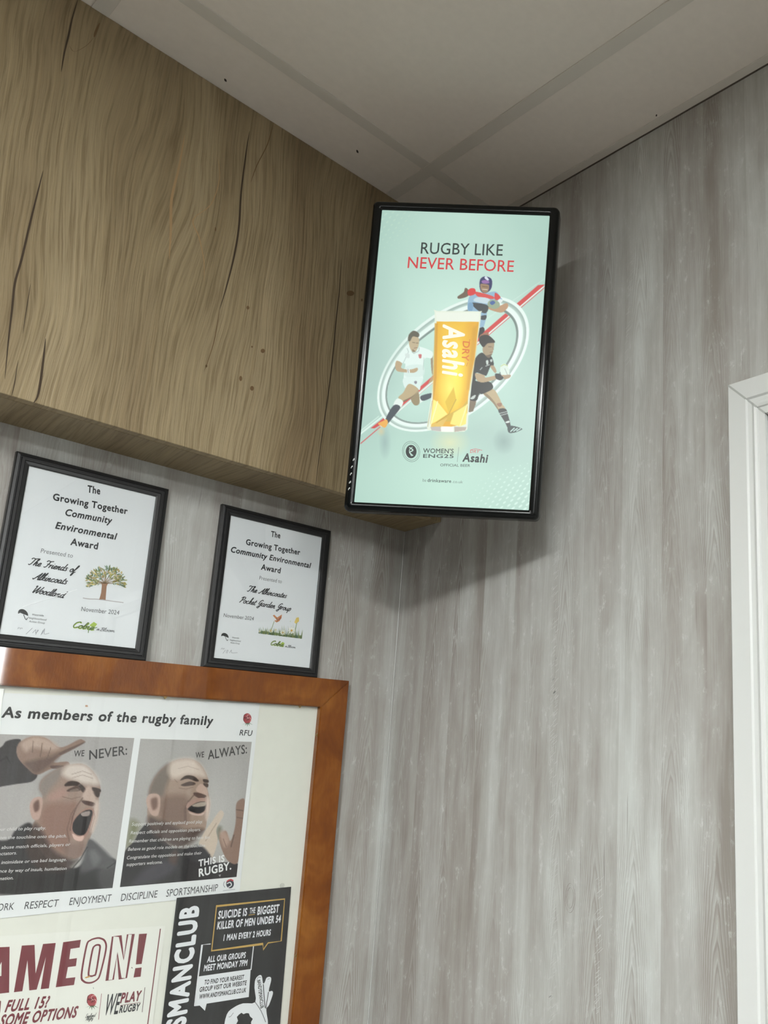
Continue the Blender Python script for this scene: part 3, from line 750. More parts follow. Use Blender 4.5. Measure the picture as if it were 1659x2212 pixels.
        P.poly(K([(360, 430), (545, 465), (525, 560), (440, 540), (360, 470)]), (66, 72, 74), 1.4)
        P.poly(K([(455, 600), (528, 590), (515, 645), (455, 640)]), (62, 68, 72), 1.2); P.poly(K([(300, 440), (360, 440), (350, 530), (305, 540)]), (120, 160, 190), 1.3)
        P.poly(K([(165, 355), (240, 300), (262, 245), (300, 270), (300, 345), (190, 382)]), (112, 96, 80), 1.2)
        P.poly(K([(290, 290), (330, 250), (385, 258), (388, 320), (310, 342)]), (216, 66, 66), 1.2)
        P.poly(K([(640, 305), (705, 360), (665, 400), (632, 380)]), (212, 70, 70), 1.2); P.poly(K([(690, 385), (735, 400), (700, 440), (670, 420)]), (225, 235, 232), 1)
        P.poly(K([(670, 480), (780, 435), (802, 480), (745, 545), (680, 552), (560, 512), (570, 480)]), (186, 150, 116), 1.3)
        P.poly(K([(545, 470), (560, 410), (630, 395), (690, 430), (690, 485), (620, 510)]), (150, 168, 140), 1.2); P.poly(K([(570, 430), (610, 405), (640, 430), (600, 460)]), (76, 104, 160), 1.2)
        P.poly(K([(440, 200), (455, 130), (510, 100), (585, 125), (602, 190), (585, 260), (545, 300), (500, 312), (455, 280)]), (58, 62, 104), 1.2)
        P.poly(K([(452, 200), (500, 195), (560, 212), (550, 285), (510, 308), (465, 280)]), (156, 130, 102), 1.2)
        P.poly(K([(470, 175), (480, 150), (550, 150), (560, 185), (500, 190)]), (150, 110, 170), 1.2); P.poly(K([(505, 120), (525, 98), (560, 140), (540, 150)]), (215, 225, 235), 1)
        P.line(K([(480, 262), (540, 268)]), 1.2, (235, 225, 215)); P.line(K([(478, 225), (545, 235)]), 1, (80, 60, 50))
        P.poly(K([(420, 770), (488, 738), (505, 790), (455, 840), (415, 880)]), (42, 46, 48), 1.2); P.poly(K([(455, 835), (545, 800), (548, 840), (440, 885)]), (160, 110, 84), 1.2)
        # player in white
        P.poly(W_([(972, 930), (1002, 890), (1005, 1160), (985, 1130)]), (150, 135, 110), 1.2); P.poly(W_([(940, 1290), (1000, 1180), (1000, 1260), (960, 1290)]), (180, 150, 110), 1.2)
        P.poly(W_([(780, 1500), (835, 1488), (858, 1560), (800, 1592)]), (222, 236, 228), 1.2); P.poly(W_([(820, 1492), (985, 1448), (980, 1512), (852, 1562)]), (58, 68, 78), 1.2)
        P.poly(W_([(676, 1480), (780, 1420), (805, 1590), (742, 1632), (685, 1570)]), (146, 132, 98), 1.2)
        P.poly(W_([(480, 960), (560, 790), (640, 728), (690, 832), (740, 838), (790, 770), (830, 758), (995, 830), (985, 925), (900, 920), (862, 1000), (856, 1200), (840, 1232), (600, 1232), (568, 1190), (592, 1020), (560, 1000)]), (222, 240, 233), 1.2)
        P.poly(W_([(600, 1050), (850, 1030), (855, 1190), (600, 1200)]), (206, 228, 220), 2.0, .8); P.line(W_([(560, 1000), (640, 830), (620, 780)]), .8, (150, 168, 164))
        P.line(W_([(690, 832), (720, 856), (790, 820), (800, 770)]), .9, (150, 160, 156)); P.line(W_([(870, 920), (860, 1100)]), .8, (170, 190, 184))
        P.poly(W_([(790, 870), (835, 870), (830, 920), (800, 925)]), (196, 110, 110), 1); P.poly(W_([(590, 860), (650, 860), (650, 920), (600, 910)]), (206, 222, 216), 1)
        P.poly(W_([(460, 965), (542, 1000), (530, 1068), (620, 1095), (700, 1088), (770, 1068), (775, 1108), (720, 1142), (620, 1138), (480, 1122), (442, 1060)]), (182, 160, 124), 1.2)
        P.poly(W_([(615, 1085), (655, 1080), (660, 1142), (620, 1145)]), (224, 236, 230), 1, sm=0); P.line(W_([(632, 1088), (636, 1140)]), .8, (70, 76, 80))
        P.poly(W_([(570, 1220), (842, 1220), (822, 1330), (792, 1402), (650, 1310), (588, 1372)]), (214, 234, 227), 1.2); P.poly(W_([(728, 1270), (765, 1270), (760, 1305), (732, 1305)]), (130, 130, 140), 1)
        P.poly(W_([(650, 1308), (795, 1400), (700, 1490), (560, 1562), (488, 1512), (560, 1440)]), (184, 166, 126), 1.3); P.poly(W_([(560, 1562), (700, 1490), (790, 1405), (770, 1430), (690, 1510), (580, 1575)]), (120, 104, 78), 1.2)
        P.poly(W_([(470, 1528), (558, 1570), (520, 1662), (415, 1632)]), (224, 238, 230), 1.2); P.poly(W_([(418, 1630), (518, 1660), (400, 1820), (322, 1905), (298, 1830)]), (56, 66, 76), 1.2)
        P.poly(W_([(310, 1838), (332, 1890), (290, 1962), (222, 1932), (185, 1900), (260, 1862)]), (232, 172, 76), 1.2)
        P.poly(W_([(650, 650), (700, 602), (782, 612), (798, 680), (782, 760), (740, 828), (690, 822), (652, 740)]), (188, 172, 138), 1.2)
        P.poly(W_([(632, 660), (645, 575), (715, 515), (795, 555), (786, 612), (705, 602), (665, 668)]), (92, 90, 74), 1.4); P.line(W_([(700, 690), (735, 694)]), 1, (90, 80, 64)); P.line(W_([(755, 700), (785, 700)]), 1, (90, 80, 64)); P.line(W_([(725, 775), (770, 768)]), 1, (120, 84, 74)); P.poly(W_([(700, 790), (745, 828), (700, 830)]), (140, 122, 96), 1)
        # player in black
        P.poly(K([(305, 1640), (398, 1660), (370, 1770), (352, 1798), (295, 1792)]), (120, 106, 84), 1.2)
        P.poly(K([(488, 1575), (612, 1518), (682, 1610), (722, 1700), (764, 1762), (680, 1784), (640, 1690)]), (186, 168, 130), 1.3)
        P.poly(K([(488, 1575), (540, 1580), (640, 1690), (682, 1782), (660, 1760), (600, 1680)]), (140, 122, 92), 1.2); P.poly(K([(660, 1700), (720, 1690), (715, 1730), (680, 1735)]), (150, 110, 84), 1.2)
        P.poly(K([(470, 1058), (540, 1112), (592, 1108), (622, 1210), (580, 1232), (532, 1342), (500, 1342), (400, 1312), (392, 1402), (328, 1412), (348, 1280), (390, 1130)]), (38, 42, 41), 1.2)
        P.poly(K([(330, 1395), (420, 1420), (572, 1428), (608, 1510), (480, 1578), (440, 1575), (402, 1662), (302, 1642), (310, 1560)]), (30, 34, 33), 1.2)
        P.poly(K([(390, 1318), (500, 1342), (520, 1372), (645, 1348), (645, 1392), (500, 1432), (430, 1422), (400, 1390)]), (180, 158, 124), 1.2)
        P.poly(K([(578, 1232), (620, 1222), (655, 1290), (632, 1312)]), (170, 148, 116), 1.2)
        P.poly(K([(700, 1270), (720, 1210), (770, 1200), (810, 1260), (815, 1330), (770, 1370), (720, 1340)]), (216, 232, 220), 1.2); P.line(K([(710, 1230), (750, 1205), (795, 1225)]), 1.4, (180, 200, 120)); P.line(K([(760, 1260), (790, 1330)]), 1, (140, 160, 150))
        P.poly(K([(640, 1325), (700, 1328), (745, 1372), (705, 1405), (650, 1385)]), (38, 42, 41), 1.2); P.poly(K([(755, 1345), (832, 1338), (818, 1376), (750, 1392)]), (168, 146, 116), 1.2); P.poly(K([(712, 1345), (760, 1340), (745, 1360)]), (176, 152, 120), 1)
        P.poly(K([(488, 975), (540, 932), (622, 935), (618, 1010), (602, 1070), (560, 1102), (488, 1062)]), (164, 146, 116), 1.2); P.poly(K([(600, 1075), (560, 1125), (510, 1090), (545, 1090)]), (110, 94, 74), 1)
        P.poly(K([(435, 905), (455, 850), (540, 835), (612, 888), (634, 932), (545, 942), (495, 990), (460, 960)]), (44, 44, 40), 1.3)
        P.line(K([(555, 985), (590, 985)]), 1.1, (80, 66, 54)); P.line(K([(575, 1055), (605, 1050)]), 1.1, (120, 80, 70)); P.line(K([(606, 990), (618, 1020)]), 1, (130, 110, 86))
        P.poly(K([(525, 1160), (552, 1155), (552, 1200), (530, 1208)]), (196, 208, 200), 1); P.poly(K([(575, 1150), (600, 1140), (602, 1170), (582, 1175)]), (180, 192, 186), 1); P.line(K([(520, 1228), (565, 1210)]), 1.4, (205, 214, 208)); P.line(K([(450, 1275), (475, 1245)]), 1.4, (190, 200, 194))
        P.poly(K([(325, 1638), (365, 1598), (395, 1595), (370, 1640)]), (196, 206, 200), 1)
        P.poly(K([(676, 1782), (768, 1764), (802, 1850), (832, 1982), (798, 2004), (760, 1930)]), (42, 48, 47), 1.2); P.line(K([(695, 1822), (785, 1800)]), 1.3, (206, 218, 212)); P.line(K([(705, 1848), (798, 1822)]), 1.3, (206, 218, 212)); P.poly(K([(770, 1930), (810, 1915), (818, 1935), (780, 1945)]), (215, 226, 220), 1)
        P.poly(K([(798, 1990), (860, 1978), (972, 2012), (962, 2032), (880, 2064), (808, 2062)]), (38, 56, 54), 1.2)
        for q in (0, 38, 76): P.line(K([(832 + q, 2050 - q * .1), (880 + q, 2006 + q * .1)]), 2.0, (206, 236, 228))
        # beer glass
        P.poly(B([(675, 468), (700, 460), (1030, 462), (1052, 474), (1040, 600), (990, 950), (950, 1290), (940, 1425), (880, 1442), (760, 1446), (640, 1430), (612, 1402), (645, 1180), (664, 1000), (676, 700)]), (226, 236, 218), 1.4, sm=2)
        P.poly(B([(690, 545), (1036, 545), (1000, 850), (968, 1000), (948, 1160), (940, 1290), (880, 1390), (760, 1410), (660, 1395), (640, 1380), (660, 1180), (676, 1000)]), (228, 172, 40), 1.3, sm=0)
        P.poly(B([(740, 545), (930, 545), (935, 700), (930, 1000), (900, 1300), (720, 1300), (690, 1100), (700, 800)]), (240, 196, 46), 14 / 1.5, .9, sm=0)
        P.blob(B(850, 950), (26, 85), (252, 236, 70), 1.0); P.blob(B(800, 1090), (30, 60), (250, 240, 110), .95); P.blob(B(800, 620), (34, 22), (236, 190, 70), .6)
        P.poly(B([(676, 560), (700, 560), (690, 1000), (668, 1180), (660, 1180)]), (206, 150, 34), 2.2, .85, sm=0); P.poly(B([(985, 600), (1030, 560), (1000, 850), (955, 1100), (940, 1100)]), (210, 156, 36), 2.6, .8, sm=0)
        P.poly(B([(665, 1180), (700, 1200), (780, 1300), (690, 1360), (640, 1385)]), (246, 236, 130), 1.4, sm=0); P.poly(B([(690, 1362), (780, 1305), (900, 1240), (945, 1180), (930, 1330), (800, 1360)]), (212, 176, 60), 1.4, sm=0)
        P.poly(B([(760, 1200), (830, 1080), (850, 1180), (790, 1290)]), (226, 190, 48), 1.4, sm=0); P.poly(B([(640, 1388), (780, 1330), (740, 1395), (650, 1418)]), (226, 190, 90), 1.4, sm=0); P.poly(B([(830, 1290), (940, 1220), (930, 1380), (880, 1400), (800, 1380)]), (244, 230, 120), 1.6, sm=0)
        P.line(B([(700, 1195), (640, 1400)]), 1.6, (250, 248, 200)); P.line(B([(655, 1190), (618, 1400)]), 1.2, (176, 170, 120)); P.line(B([(940, 1220), (880, 1400)]), 1.6, (250, 246, 190)); P.line(B([(850, 1180), (790, 1300), (690, 1370)]), 1.2, (176, 140, 40))
        P.poly(B([(640, 1404), (722, 1400), (728, 1440), (650, 1432)]), (190, 184, 178), 1.2, sm=0); P.poly(B([(728, 1400), (830, 1402), (826, 1444), (730, 1442)]), (246, 248, 236), 1.2, sm=0); P.poly(B([(835, 1402), (935, 1405), (925, 1432), (836, 1444)]), (186, 174, 160), 1.2, sm=0)
        P.poly(B([(685, 470), (1040, 474), (1036, 548), (690, 545)]), (232, 240, 226), 1.4, sm=0)
        return P.c
    # picture and its lettering
    S.base([(-sw, -sh + cy), (sw, -sh + cy), (sw, sh + cy), (-sw, sh + cy)], (120, 140, 130), .0015)
    q = [S.O + S.U * a + S.V * b for a, b in ((-sw, sh + cy), (sw, sh + cy), (sw, -sh + cy), (-sw, -sh + cy))]
    def pix(P):
        d = P - CAM; z = d @ CF; return (829.5 + SHX + FPX * (d @ CR) / z, 1106 + SHY - FPX * (d @ CU) / z)
    S.raster([pix(p) for p in q], .00112, paint, 1)
    S.text('RUGBY LIKE', A(572, 388), A(1108, 402), 24, (52, 62, 60), 4, .006)
    S.text('NEVER BEFORE', A(486, 482), A(1180, 508), 24, (208, 62, 66), 4, .006)
    # vertical lettering on the glass
    S.text('Asahi', B(748, 568), B(742, 1000), 40, (246, 250, 226), 5, .03, .28, up=B(915, 568))
    S.text('DRY', B(906, 705), B(896, 868), 20, (216, 112, 34), 5, .015, .1, up=B(962, 705))
    S.line(B([(945, 880), (935, 910)]), 1, (206, 120, 40), 5); S.line(B([(962, 690), (958, 720)]), 1.2, (206, 120, 40), 5)
    # emblem: rings, dark disc, pale swirl
    ex, ey = A(510, 1684)
    for r in (19.5, 16.5): S.line([(ex + r * .95 * math.cos(t) + .2 * r * math.sin(t), ey - .15 * r * math.cos(t) + 1.12 * r * math.sin(t)) for t in np.linspace(0, 6.283, 33)[:-1]], .9, (112, 132, 126), 3, True)
    S.fill([(ex + 12 * .98 * math.cos(t), ey + 12 * 1.2 * math.sin(t)) for t in np.linspace(0, 6.283, 25)[:-1]], (34, 40, 40), 3)
    S.line([(ex - 4, ey - 9), (ex + 4, ey - 3), (ex - 3, ey + 2), (ex + 4, ey + 9)], 2.4, (186, 214, 202), 4, sm=4)
    S.line([(ex + 3, ey - 10), (ex - 4, ey - 2), (ex + 1, ey + 10)], 1.4, (186, 214, 202), 4, sm=4)
    S.text("WOMEN'S", A(588, 1692), A(788, 1696), 9.5, (66, 78, 75), 4, .02); S.text('ENG25', A(588, 1724), A(788, 1726), 7.6, (62, 74, 71), 4, .02)
    S.line(A([(822, 1655), (812, 1752)]), .9, (130, 150, 144), 3)
    S.text('Asahi', A(845, 1748), A(1012, 1756), 17, (40, 48, 47), 4, .035, .12); S.line(A([(895, 1675), (930, 1666), (975, 1676)]), 1.2, (200, 120, 120), 4)
    S.text('DRY', A(895, 1692), A(958, 1694), 6.5, (206, 98, 98), 4, .01, .2)
    S.text('OFFICIAL BEER', A(700, 1780), A(896, 1784), 5.5, (92, 106, 102), 4, .012)
    S.text('be', A(585, 1880), A(608, 1882), 6.5, (120, 140, 132), 4); S.text('drinkaware', A(616, 1882), A(772, 1888), 7, (86, 102, 97), 4, .02); S.text('.co.uk', A(778, 1889), A(848, 1892), 6, (120, 140, 132), 4)
    S.build('screen', M['screen'], e)
display()

# ------------------------------------------------------------------ notice board
BT = 0.0163
def board():
    zt = CEIL - 1.110; xr = -0.125; zi = CEIL - 1.1704; xi = -0.1867; xl = -1.62; zb = 0.62
    e = empty('notice_board', ((xl + xr) / 2, 0, zb), 'large glazed notice board with an orange-brown varnished wood frame', 'notice board')
    fb = MB(); m = M['varnish']
    rw = zt - zi; sw_ = xr - xi
    # four mitred rails, bevelled front arris
    def rail(p):    # p: outer a, outer b, inner b, inner a (x, z)
        n = 4; bev = .0018
        b = bmesh.new()
        lo = [b.verts.new((x, -.0006, z)) for x, z in p]; hi = [b.verts.new((x, -BT, z)) for x, z in p]
        b.faces.new(lo); b.faces.new(hi[::-1])
        for i in range(n): b.faces.new((lo[i], hi[i], hi[(i + 1) % n], lo[(i + 1) % n]))
        bmesh.ops.recalc_face_normals(b, faces=b.faces[:])
        bmesh.ops.bevel(b, geom=[ed for ed in b.edges if all(abs(v.co.y + BT) < 1e-6 for v in ed.verts)], offset=bev, segments=2, affect='EDGES')
        fb.add(b, m)
    rail([(xl, zt), (xr, zt), (xi, zi), (xl + sw_, zi)]); rail([(xr, zt), (xr, zb), (xi, zb + rw), (xi, zi)])
    rail([(xl, zb), (xl, zt), (xl + sw_, zi), (xl + sw_, zb + rw)]); rail([(xr, zb), (xl, zb), (xl + sw_, zb + rw), (xi, zb + rw)])
    fb.build('board_frame', e)
    p = MB(); p.box((xl + sw_ + .0002, -.004, zb + rw + .0002), (xi - .0002, -.0008, zi - .0002), M['board']); p.build('backing_panel', e)
    g = MB(); g.box((xl + sw_ + .0004, -.0108, zb + rw + .0004), (xi - .0004, -.0088, zi - .0004), M['glass']); g.build('glass_pane', e)
    for px, r in [((357, 1507), 0), ((648, 1528), 0), ((684, 1588), 1), ((640, 2065), 1)]:
        h = hit(px, (0, -.0125, 0), (0, 1, 0)); t = MB(); s = .0042
        if r: pts = [(xi + .0006, -.0116, h[2] - s), (xi + .0006, -.0116, h[2] + s), (xi - .0045, -.0116, h[2])]
        else: pts = [(h[0] - s, -.0116, zi + .0006), (h[0] + s, -.0116, zi + .0006), (h[0], -.0116, zi - .0048)]
        t.prism(pts, (0, -.0016, 0), M['brass']); t.build('glazing_point', e)
board()

PZ = -0.0050           # the plane the notices lie in, behind the glass
GAIN = 0.74 / lin(222)
def notice_sheet(dy=0.0): return Sheet((0, PZ - dy, 0), (1, 0, 0), (0, 0, 1), GAIN)

def rose(S, c, r, layer=3):
    """red rose with green sepals"""
    x, y = c
    S.fill([(x + r * math.cos(t) * .95, y + r * 1.2 * math.sin(t)) for t in np.linspace(0, 6.283, 17)[:-1]], (158, 62, 68), layer)
    for k, (dx, dy, q) in enumerate([(-.3, -.5, .5), (.35, -.45, .45), (-.4, .25, .5), (.35, .3, .5), (0, -.05, .4)]):
        S.line([(x + dx * r + q * r * math.cos(t), y + dy * r + q * r * math.sin(t)) for t in np.linspace(.5 + k, 4.4 + k, 8)], r * .13, (214, 150, 150) if k % 2 else (92, 30, 38), layer + 1)
    for a in (-1.0, -.45, 0, .45, 1.0):
        S.fill([(x - r * .12 + a * r * .3, y + r * 1.05), (x + a * r * 1.3, y + r * (1.95 - .5 * abs(a))), (x + r * .16 + a * r * .3, y + r * 1.0)], (70, 110, 74), layer)

def grain(P):
    """the muted print of the two photographs"""
    y = P.c @ np.array([.3, .59, .11]); g = np.random.RandomState(1).normal(0, 2.0, len(y))
    c = P.c * .74 + y[:, None] * .26
    return np.clip((c - 118) * 1.06 + 114 + g[:, None], 0, 255)

def rugby_poster():
    S = notice_sheet(); C = Crop(0, 1450, 2.183); R1 = Crop(0, 1480, 4.1475); R2 = Crop(250, 1500, 4.74)
    tr, br, b0, t0 = S.loc((561, 1520)), S.loc((517, 1930)), S.loc((0, 1984)), S.loc((20, 1500))
    xl = b0[0] - .20
    sb = (br[1] - b0[1]) / (br[0] - b0[0])
    S.base([(xl, b0[1] + sb * (xl - b0[0])), tuple(br), tuple(tr), (xl, t0[1] - .002)], (224, 226, 227))
    blk = (46, 48, 50)
    S.text('As members of the rugby family', C(5, 217), C(1003, 254), 22.5, blk, 3, .03, .06, 1.1)
    rose(S, (534, 1552), 9.5); S.text('RFU', C(1128, 302), C(1188, 305), 12, blk, 3, .012, .1)
    def ph1(px):
        P = Paint(px, (166, 161, 159)); P.blob((150, 1790), (160, 160), (182, 178, 175), .7); P.blob((60, 1600), (130, 60), (172, 168, 166), .5)
        sk = (158, 130, 116)
        P.poly(R1([(-200, 640), (0, 560), (60, 500), (185, 488), (165, 600), (250, 700), (335, 790), (290, 862), (150, 886), (0, 912), (-200, 960)]), (64, 60, 63), 2.2)
        P.poly(R1([(150, 560), (190, 500), (300, 458), (420, 478), (540, 558), (700, 490), (738, 490), (748, 520), (560, 622), (480, 690), (600, 685), (625, 718), (600, 748), (470, 748), (330, 802), (240, 742), (160, 650)]), (146, 116, 102), 2)
        P.poly(R1([(190, 520), (300, 462), (420, 482), (530, 562), (440, 590), (300, 560), (230, 600)]), (186, 158, 142), 4, .9)
        P.poly(R1([(230, 690), (420, 650), (540, 610), (470, 700), (330, 795), (250, 745)]), (106, 82, 74), 4, .85)
        for a in ([(300, 500), (290, 600)], [(380, 520), (360, 640)], [(455, 560), (420, 660)]): P.line(R1(a), 1.6, (104, 80, 72), .8)
        P.poly(R1([(540, 600), (740, 515), (745, 525), (560, 622)]), (104, 80, 72), 2, .8); P.poly(R1([(460, 720), (600, 725), (605, 745), (470, 748)]), (96, 70, 64), 2, .8)
        P.poly(R1([(140, 1300), (270, 1235), (340, 1400), (420, 1550), (650, 1640), (760, 1560), (800, 1385), (960, 1530), (1045, 1590), (1010, 1840), (-200, 1840), (-200, 1420), (60, 1390)]), (54, 52, 55), 2.5)
        P.poly(R1([(380, 1000), (350, 930), (368, 850), (450, 782), (560, 730), (680, 703), (765, 715), (840, 780), (886, 860), (902, 950), (886, 1000), (882, 1080), (872, 1180), (822, 1330), (790, 1400), (720, 1535), (560, 1565), (380, 1500), (290, 1300), (340, 1150)]), sk, 2)
        P.poly(R1([(350, 930), (370, 850), (450, 782), (550, 735), (530, 840), (450, 930), (395, 1005)]), (138, 126, 120), 4, .9)
        P.poly(R1([(600, 722), (680, 706), (765, 718), (845, 790), (890, 880), (800, 890), (650, 850), (560, 800)]), (208, 194, 184), 5, .95)
        P.poly(R1([(430, 1000), (560, 920), (600, 980), (480, 1040)]), (178, 134, 122), 5, .8)
        P.poly(R1([(390, 1090), (600, 1050), (700, 1060), (660, 1150), (640, 1290), (600, 1480), (480, 1480), (370, 1330)]), (146, 106, 92), 6, .85)
        P.poly(R1([(300, 1250), (370, 1300), (480, 1480), (640, 1560), (690, 1570), (560, 1680), (330, 1640), (230, 1450)]), (72, 56, 52), 5, .9)
        P.poly(R1([(265, 1085), (300, 1015), (372, 1005), (378, 1080), (350, 1195), (290, 1195)]), (188, 152, 138), 2); P.poly(R1([(300, 1065), (345, 1030), (350, 1110), (312, 1135)]), (116, 84, 76), 2.5)
        P.poly(R1([(578, 905), (615, 862), (700, 868), (770, 935), (742, 962), (690, 905)]), (66, 48, 44), 2.2); P.poly(R1([(828, 915), (898, 932), (896, 960), (830, 948)]), (66, 48, 44), 2)
        P.poly(R1([(600, 940), (680, 905), (725, 942), (620, 955)]), (92, 68, 60), 2); P.poly(R1([(625, 945), (690, 925), (700, 945), (640, 958)]), (150, 130, 120), 1.6, .6); P.poly(R1([(838, 955), (892, 962), (882, 1005), (842, 985)]), (68, 50, 46), 2)
        P.poly(R1([(760, 940), (800, 900), (830, 945), (856, 1012), (830, 1060), (740, 1015)]), (192, 164, 150), 2.5); P.poly(R1([(730, 1035), (790, 1038), (850, 1058), (832, 1085), (760, 1068)]), (92, 64, 58), 2)
        P.poly(R1([(850, 1050), (886, 1050), (876, 1180), (832, 1320), (808, 1260)]), (204, 180, 166), 3, .95)
        P.line(R1([(740, 1010), (690, 1080), (650, 1180), (630, 1300)]), 2.4, (104, 74, 66), .8)
        P.poly(R1([(690, 1160), (760, 1108), (832, 1108), (836, 1180), (784, 1340), (720, 1398), (655, 1375), (634, 1290), (655, 1205)]), (166, 122, 108), 2)
        P.poly(R1([(712, 1155), (780, 1118), (828, 1132), (804, 1240), (762, 1332), (700, 1345), (652, 1305), (655, 1230)]), (44, 38, 42), 1.8); P.poly(R1([(728, 1146), (802, 1128), (796, 1168), (740, 1174)]), (158, 142, 136), 1.8)
        P.poly(R1([(648, 1330), (700, 1356), (752, 1350), (732, 1396), (668, 1384)]), (214, 172, 158), 2)
        P.poly(R1([(560, 1440), (660, 1420), (760, 1420), (720, 1530), (600, 1545)]), (132, 104, 94), 4, .7)
        P.poly(R1([(775, 1445), (830, 1388), (1035, 1590), (960, 1645), (860, 1645), (720, 1690)]), (92, 90, 93), 3, .9); P.poly(R1([(800, 1500), (850, 1480), (900, 1560), (840, 1620)]), (120, 118, 120), 4, .7)
        P.poly(R1([(-200, 1700), (700, 1680), (1010, 1700), (1020, 1840), (-200, 1850)]), (42, 40, 42), 8, .8); P.poly(R1([(880, 1660), (1030, 1620), (1010, 1830), (900, 1820)]), (104, 102, 104), 5, .5)
        for L_ in ([(640, 800), (740, 770), (820, 800)], [(650, 830), (740, 805), (830, 835)], [(700, 900), (735, 880), (760, 905)]): P.line(R1(L_), 1.4, (150, 126, 114), .7)
        P.line(R1([(560, 1000), (640, 1020), (720, 1000)]), 1.6, (120, 90, 80), .7); P.line(R1([(690, 1080), (640, 1150), (600, 1290), (620, 1400)]), 2.2, (112, 82, 72), .6); P.line(R1([(835, 1100), (850, 1180), (815, 1300)]), 1.6, (150, 118, 106), .7)
        P.line(R1([(780, 1450), (720, 1560), (640, 1650)]), 2, (34, 32, 34), .8); P.line(R1([(960, 1640), (1030, 1592)]), 2, (40, 38, 40), .8); P.line(R1([(-10, 690), (60, 640), (90, 700)]), 2.5, (44, 40, 44), .7)
        return grain(P)
    S.raster([C(-330, 287), C(633, 315), C(530, 1022), C(-330, 1082)], .00125, ph1, 1)
    def ph2(px):
        P = Paint(px, (168, 164, 161)); P.blob((470, 1740), (70, 150), (186, 183, 180), .8); P.blob((320, 1650), (60, 100), (178, 174, 171), .6)
        P.poly(R2([(150, 1300), (230, 1320), (220, 1420), (120, 1560)]), (112, 116, 74), 6, .8); P.poly(R2([(1040, 1370), (1080, 1360), (1080, 1460), (1040, 1470)]), (104, 104, 80), 4, .8)
        P.poly(R2([(250, 1390), (350, 1330), (540, 1540), (700, 1580), (840, 1560), (940, 1640), (1000, 1720), (1240, 1730), (1260, 1900), (40, 1990), (80, 1640), (190, 1500)]), (50, 47, 51), 2.2)
        P.poly(R2([(335, 1020), (370, 900), (440, 790), (540, 708), (640, 664), (760, 658), (852, 700), (912, 780), (948, 880), (936, 950), (958, 1060), (964, 1150), (934, 1280), (905, 1392), (780, 1400), (560, 1420), (340, 1330)]), (166, 138, 121), 2)
        P.poly(R2([(335, 1030), (370, 900), (440, 790), (545, 706), (560, 820), (510, 960), (480, 1050), (400, 1020)]), (122, 108, 98), 4, .95)
        P.poly(R2([(560, 702), (650, 666), (770, 660), (865, 720), (918, 815), (900, 850), (740, 825), (600, 860), (540, 800)]), (210, 192, 178), 5, .95)
        P.poly(R2([(470, 1060), (720, 1040), (745, 1200), (725, 1340), (540, 1360), (450, 1270)]), (128, 98, 84), 6, .85)
        P.poly(R2([(340, 1250), (480, 1300), (700, 1380), (900, 1390), (700, 1560), (540, 1540), (350, 1400)]), (84, 64, 58), 5, .9)
        P.poly(R2([(312, 1085), (345, 1022), (440, 1028), (455, 1120), (432, 1235), (370, 1235), (328, 1165)]), (190, 156, 140), 2); P.poly(R2([(360, 1080), (420, 1060), (425, 1150), (380, 1180)]), (128, 94, 82), 3)
        P.poly(R2([(660, 880), (715, 832), (795, 836), (850, 882), (820, 892), (740, 864)]), (68, 50, 44), 2); P.poly(R2([(895, 868), (948, 878), (944, 905), (900, 898)]), (68, 50, 44), 2)
        P.poly(R2([(668, 925), (755, 892), (815, 908), (795, 930), (700, 940)]), (86, 64, 56), 2); P.poly(R2([(898, 908), (946, 918), (940, 952), (905, 935)]), (80, 60, 52), 2)
        P.poly(R2([(820, 975), (868, 915), (922, 955), (944, 1012), (922, 1052), (860, 1015)]), (194, 160, 144), 2.2); P.poly(R2([(800, 1005), (868, 1012), (930, 1042), (870, 1066), (805, 1036)]), (96, 68, 60), 2)
        P.line(R2([(800, 1030), (750, 1090), (715, 1180), (720, 1290)]), 2.4, (110, 80, 70), .8)
        P.poly(R2([(725, 1120), (850, 1062), (936, 1080), (930, 1180), (870, 1238), (755, 1205)]), (176, 136, 122), 2); P.poly(R2([(740, 1165), (830, 1108), (920, 1102), (914, 1182), (850, 1220), (758, 1194)]), (40, 36, 40), 1.8); P.poly(R2([(780, 1138), (850, 1108), (918, 1102), (912, 1140), (830, 1152)]), (170, 154, 138), 1.8)
        P.poly(R2([(748, 1202), (840, 1228), (905, 1206), (880, 1240), (780, 1232)]), (206, 174, 160), 2); P.poly(R2([(932, 1050), (962, 1080), (958, 1200), (930, 1290), (918, 1200)]), (216, 192, 178), 3, .9)
        P.poly(R2([(850, 1545), (900, 1420), (980, 1310), (1060, 1195), (1098, 1200), (1100, 1250), (1030, 1380), (1042, 1500), (990, 1665), (930, 1625)]), (202, 182, 162), 2.2); P.line(R2([(920, 1500), (985, 1390), (1030, 1320)]), 2, (160, 136, 118), .7)
        P.poly(R2([(1058, 1480), (1080, 1425), (1130, 1400), (1168, 1500), (1200, 1440), (1228, 1300), (1232, 1130), (1275, 1075), (1318, 1082), (1312, 1250), (1285, 1500), (1245, 1725), (1150, 1705), (1090, 1600)]), (148, 114, 98), 2.2); P.poly(R2([(1060, 1425), (1120, 1400), (1165, 1500), (1110, 1565)]), (184, 148, 130), 3, .9); P.line(R2([(1235, 1180), (1300, 1190)]), 2, (100, 74, 64), .8); P.line(R2([(1210, 1440), (1180, 1560)]), 2.4, (100, 74, 64), .8)
        P.poly(R2([(730, 1590), (860, 1545), (960, 1640), (960, 1720), (760, 1700)]), (58, 56, 62), 3); P.poly(R2([(170, 1935), (300, 1790), (500, 1695), (625, 1760), (520, 1860), (300, 1955)]), (74, 70, 80), 6, .9); P.poly(R2([(540, 1690), (600, 1600), (640, 1640), (610, 1740)]), (100, 74, 64), 4, .8)
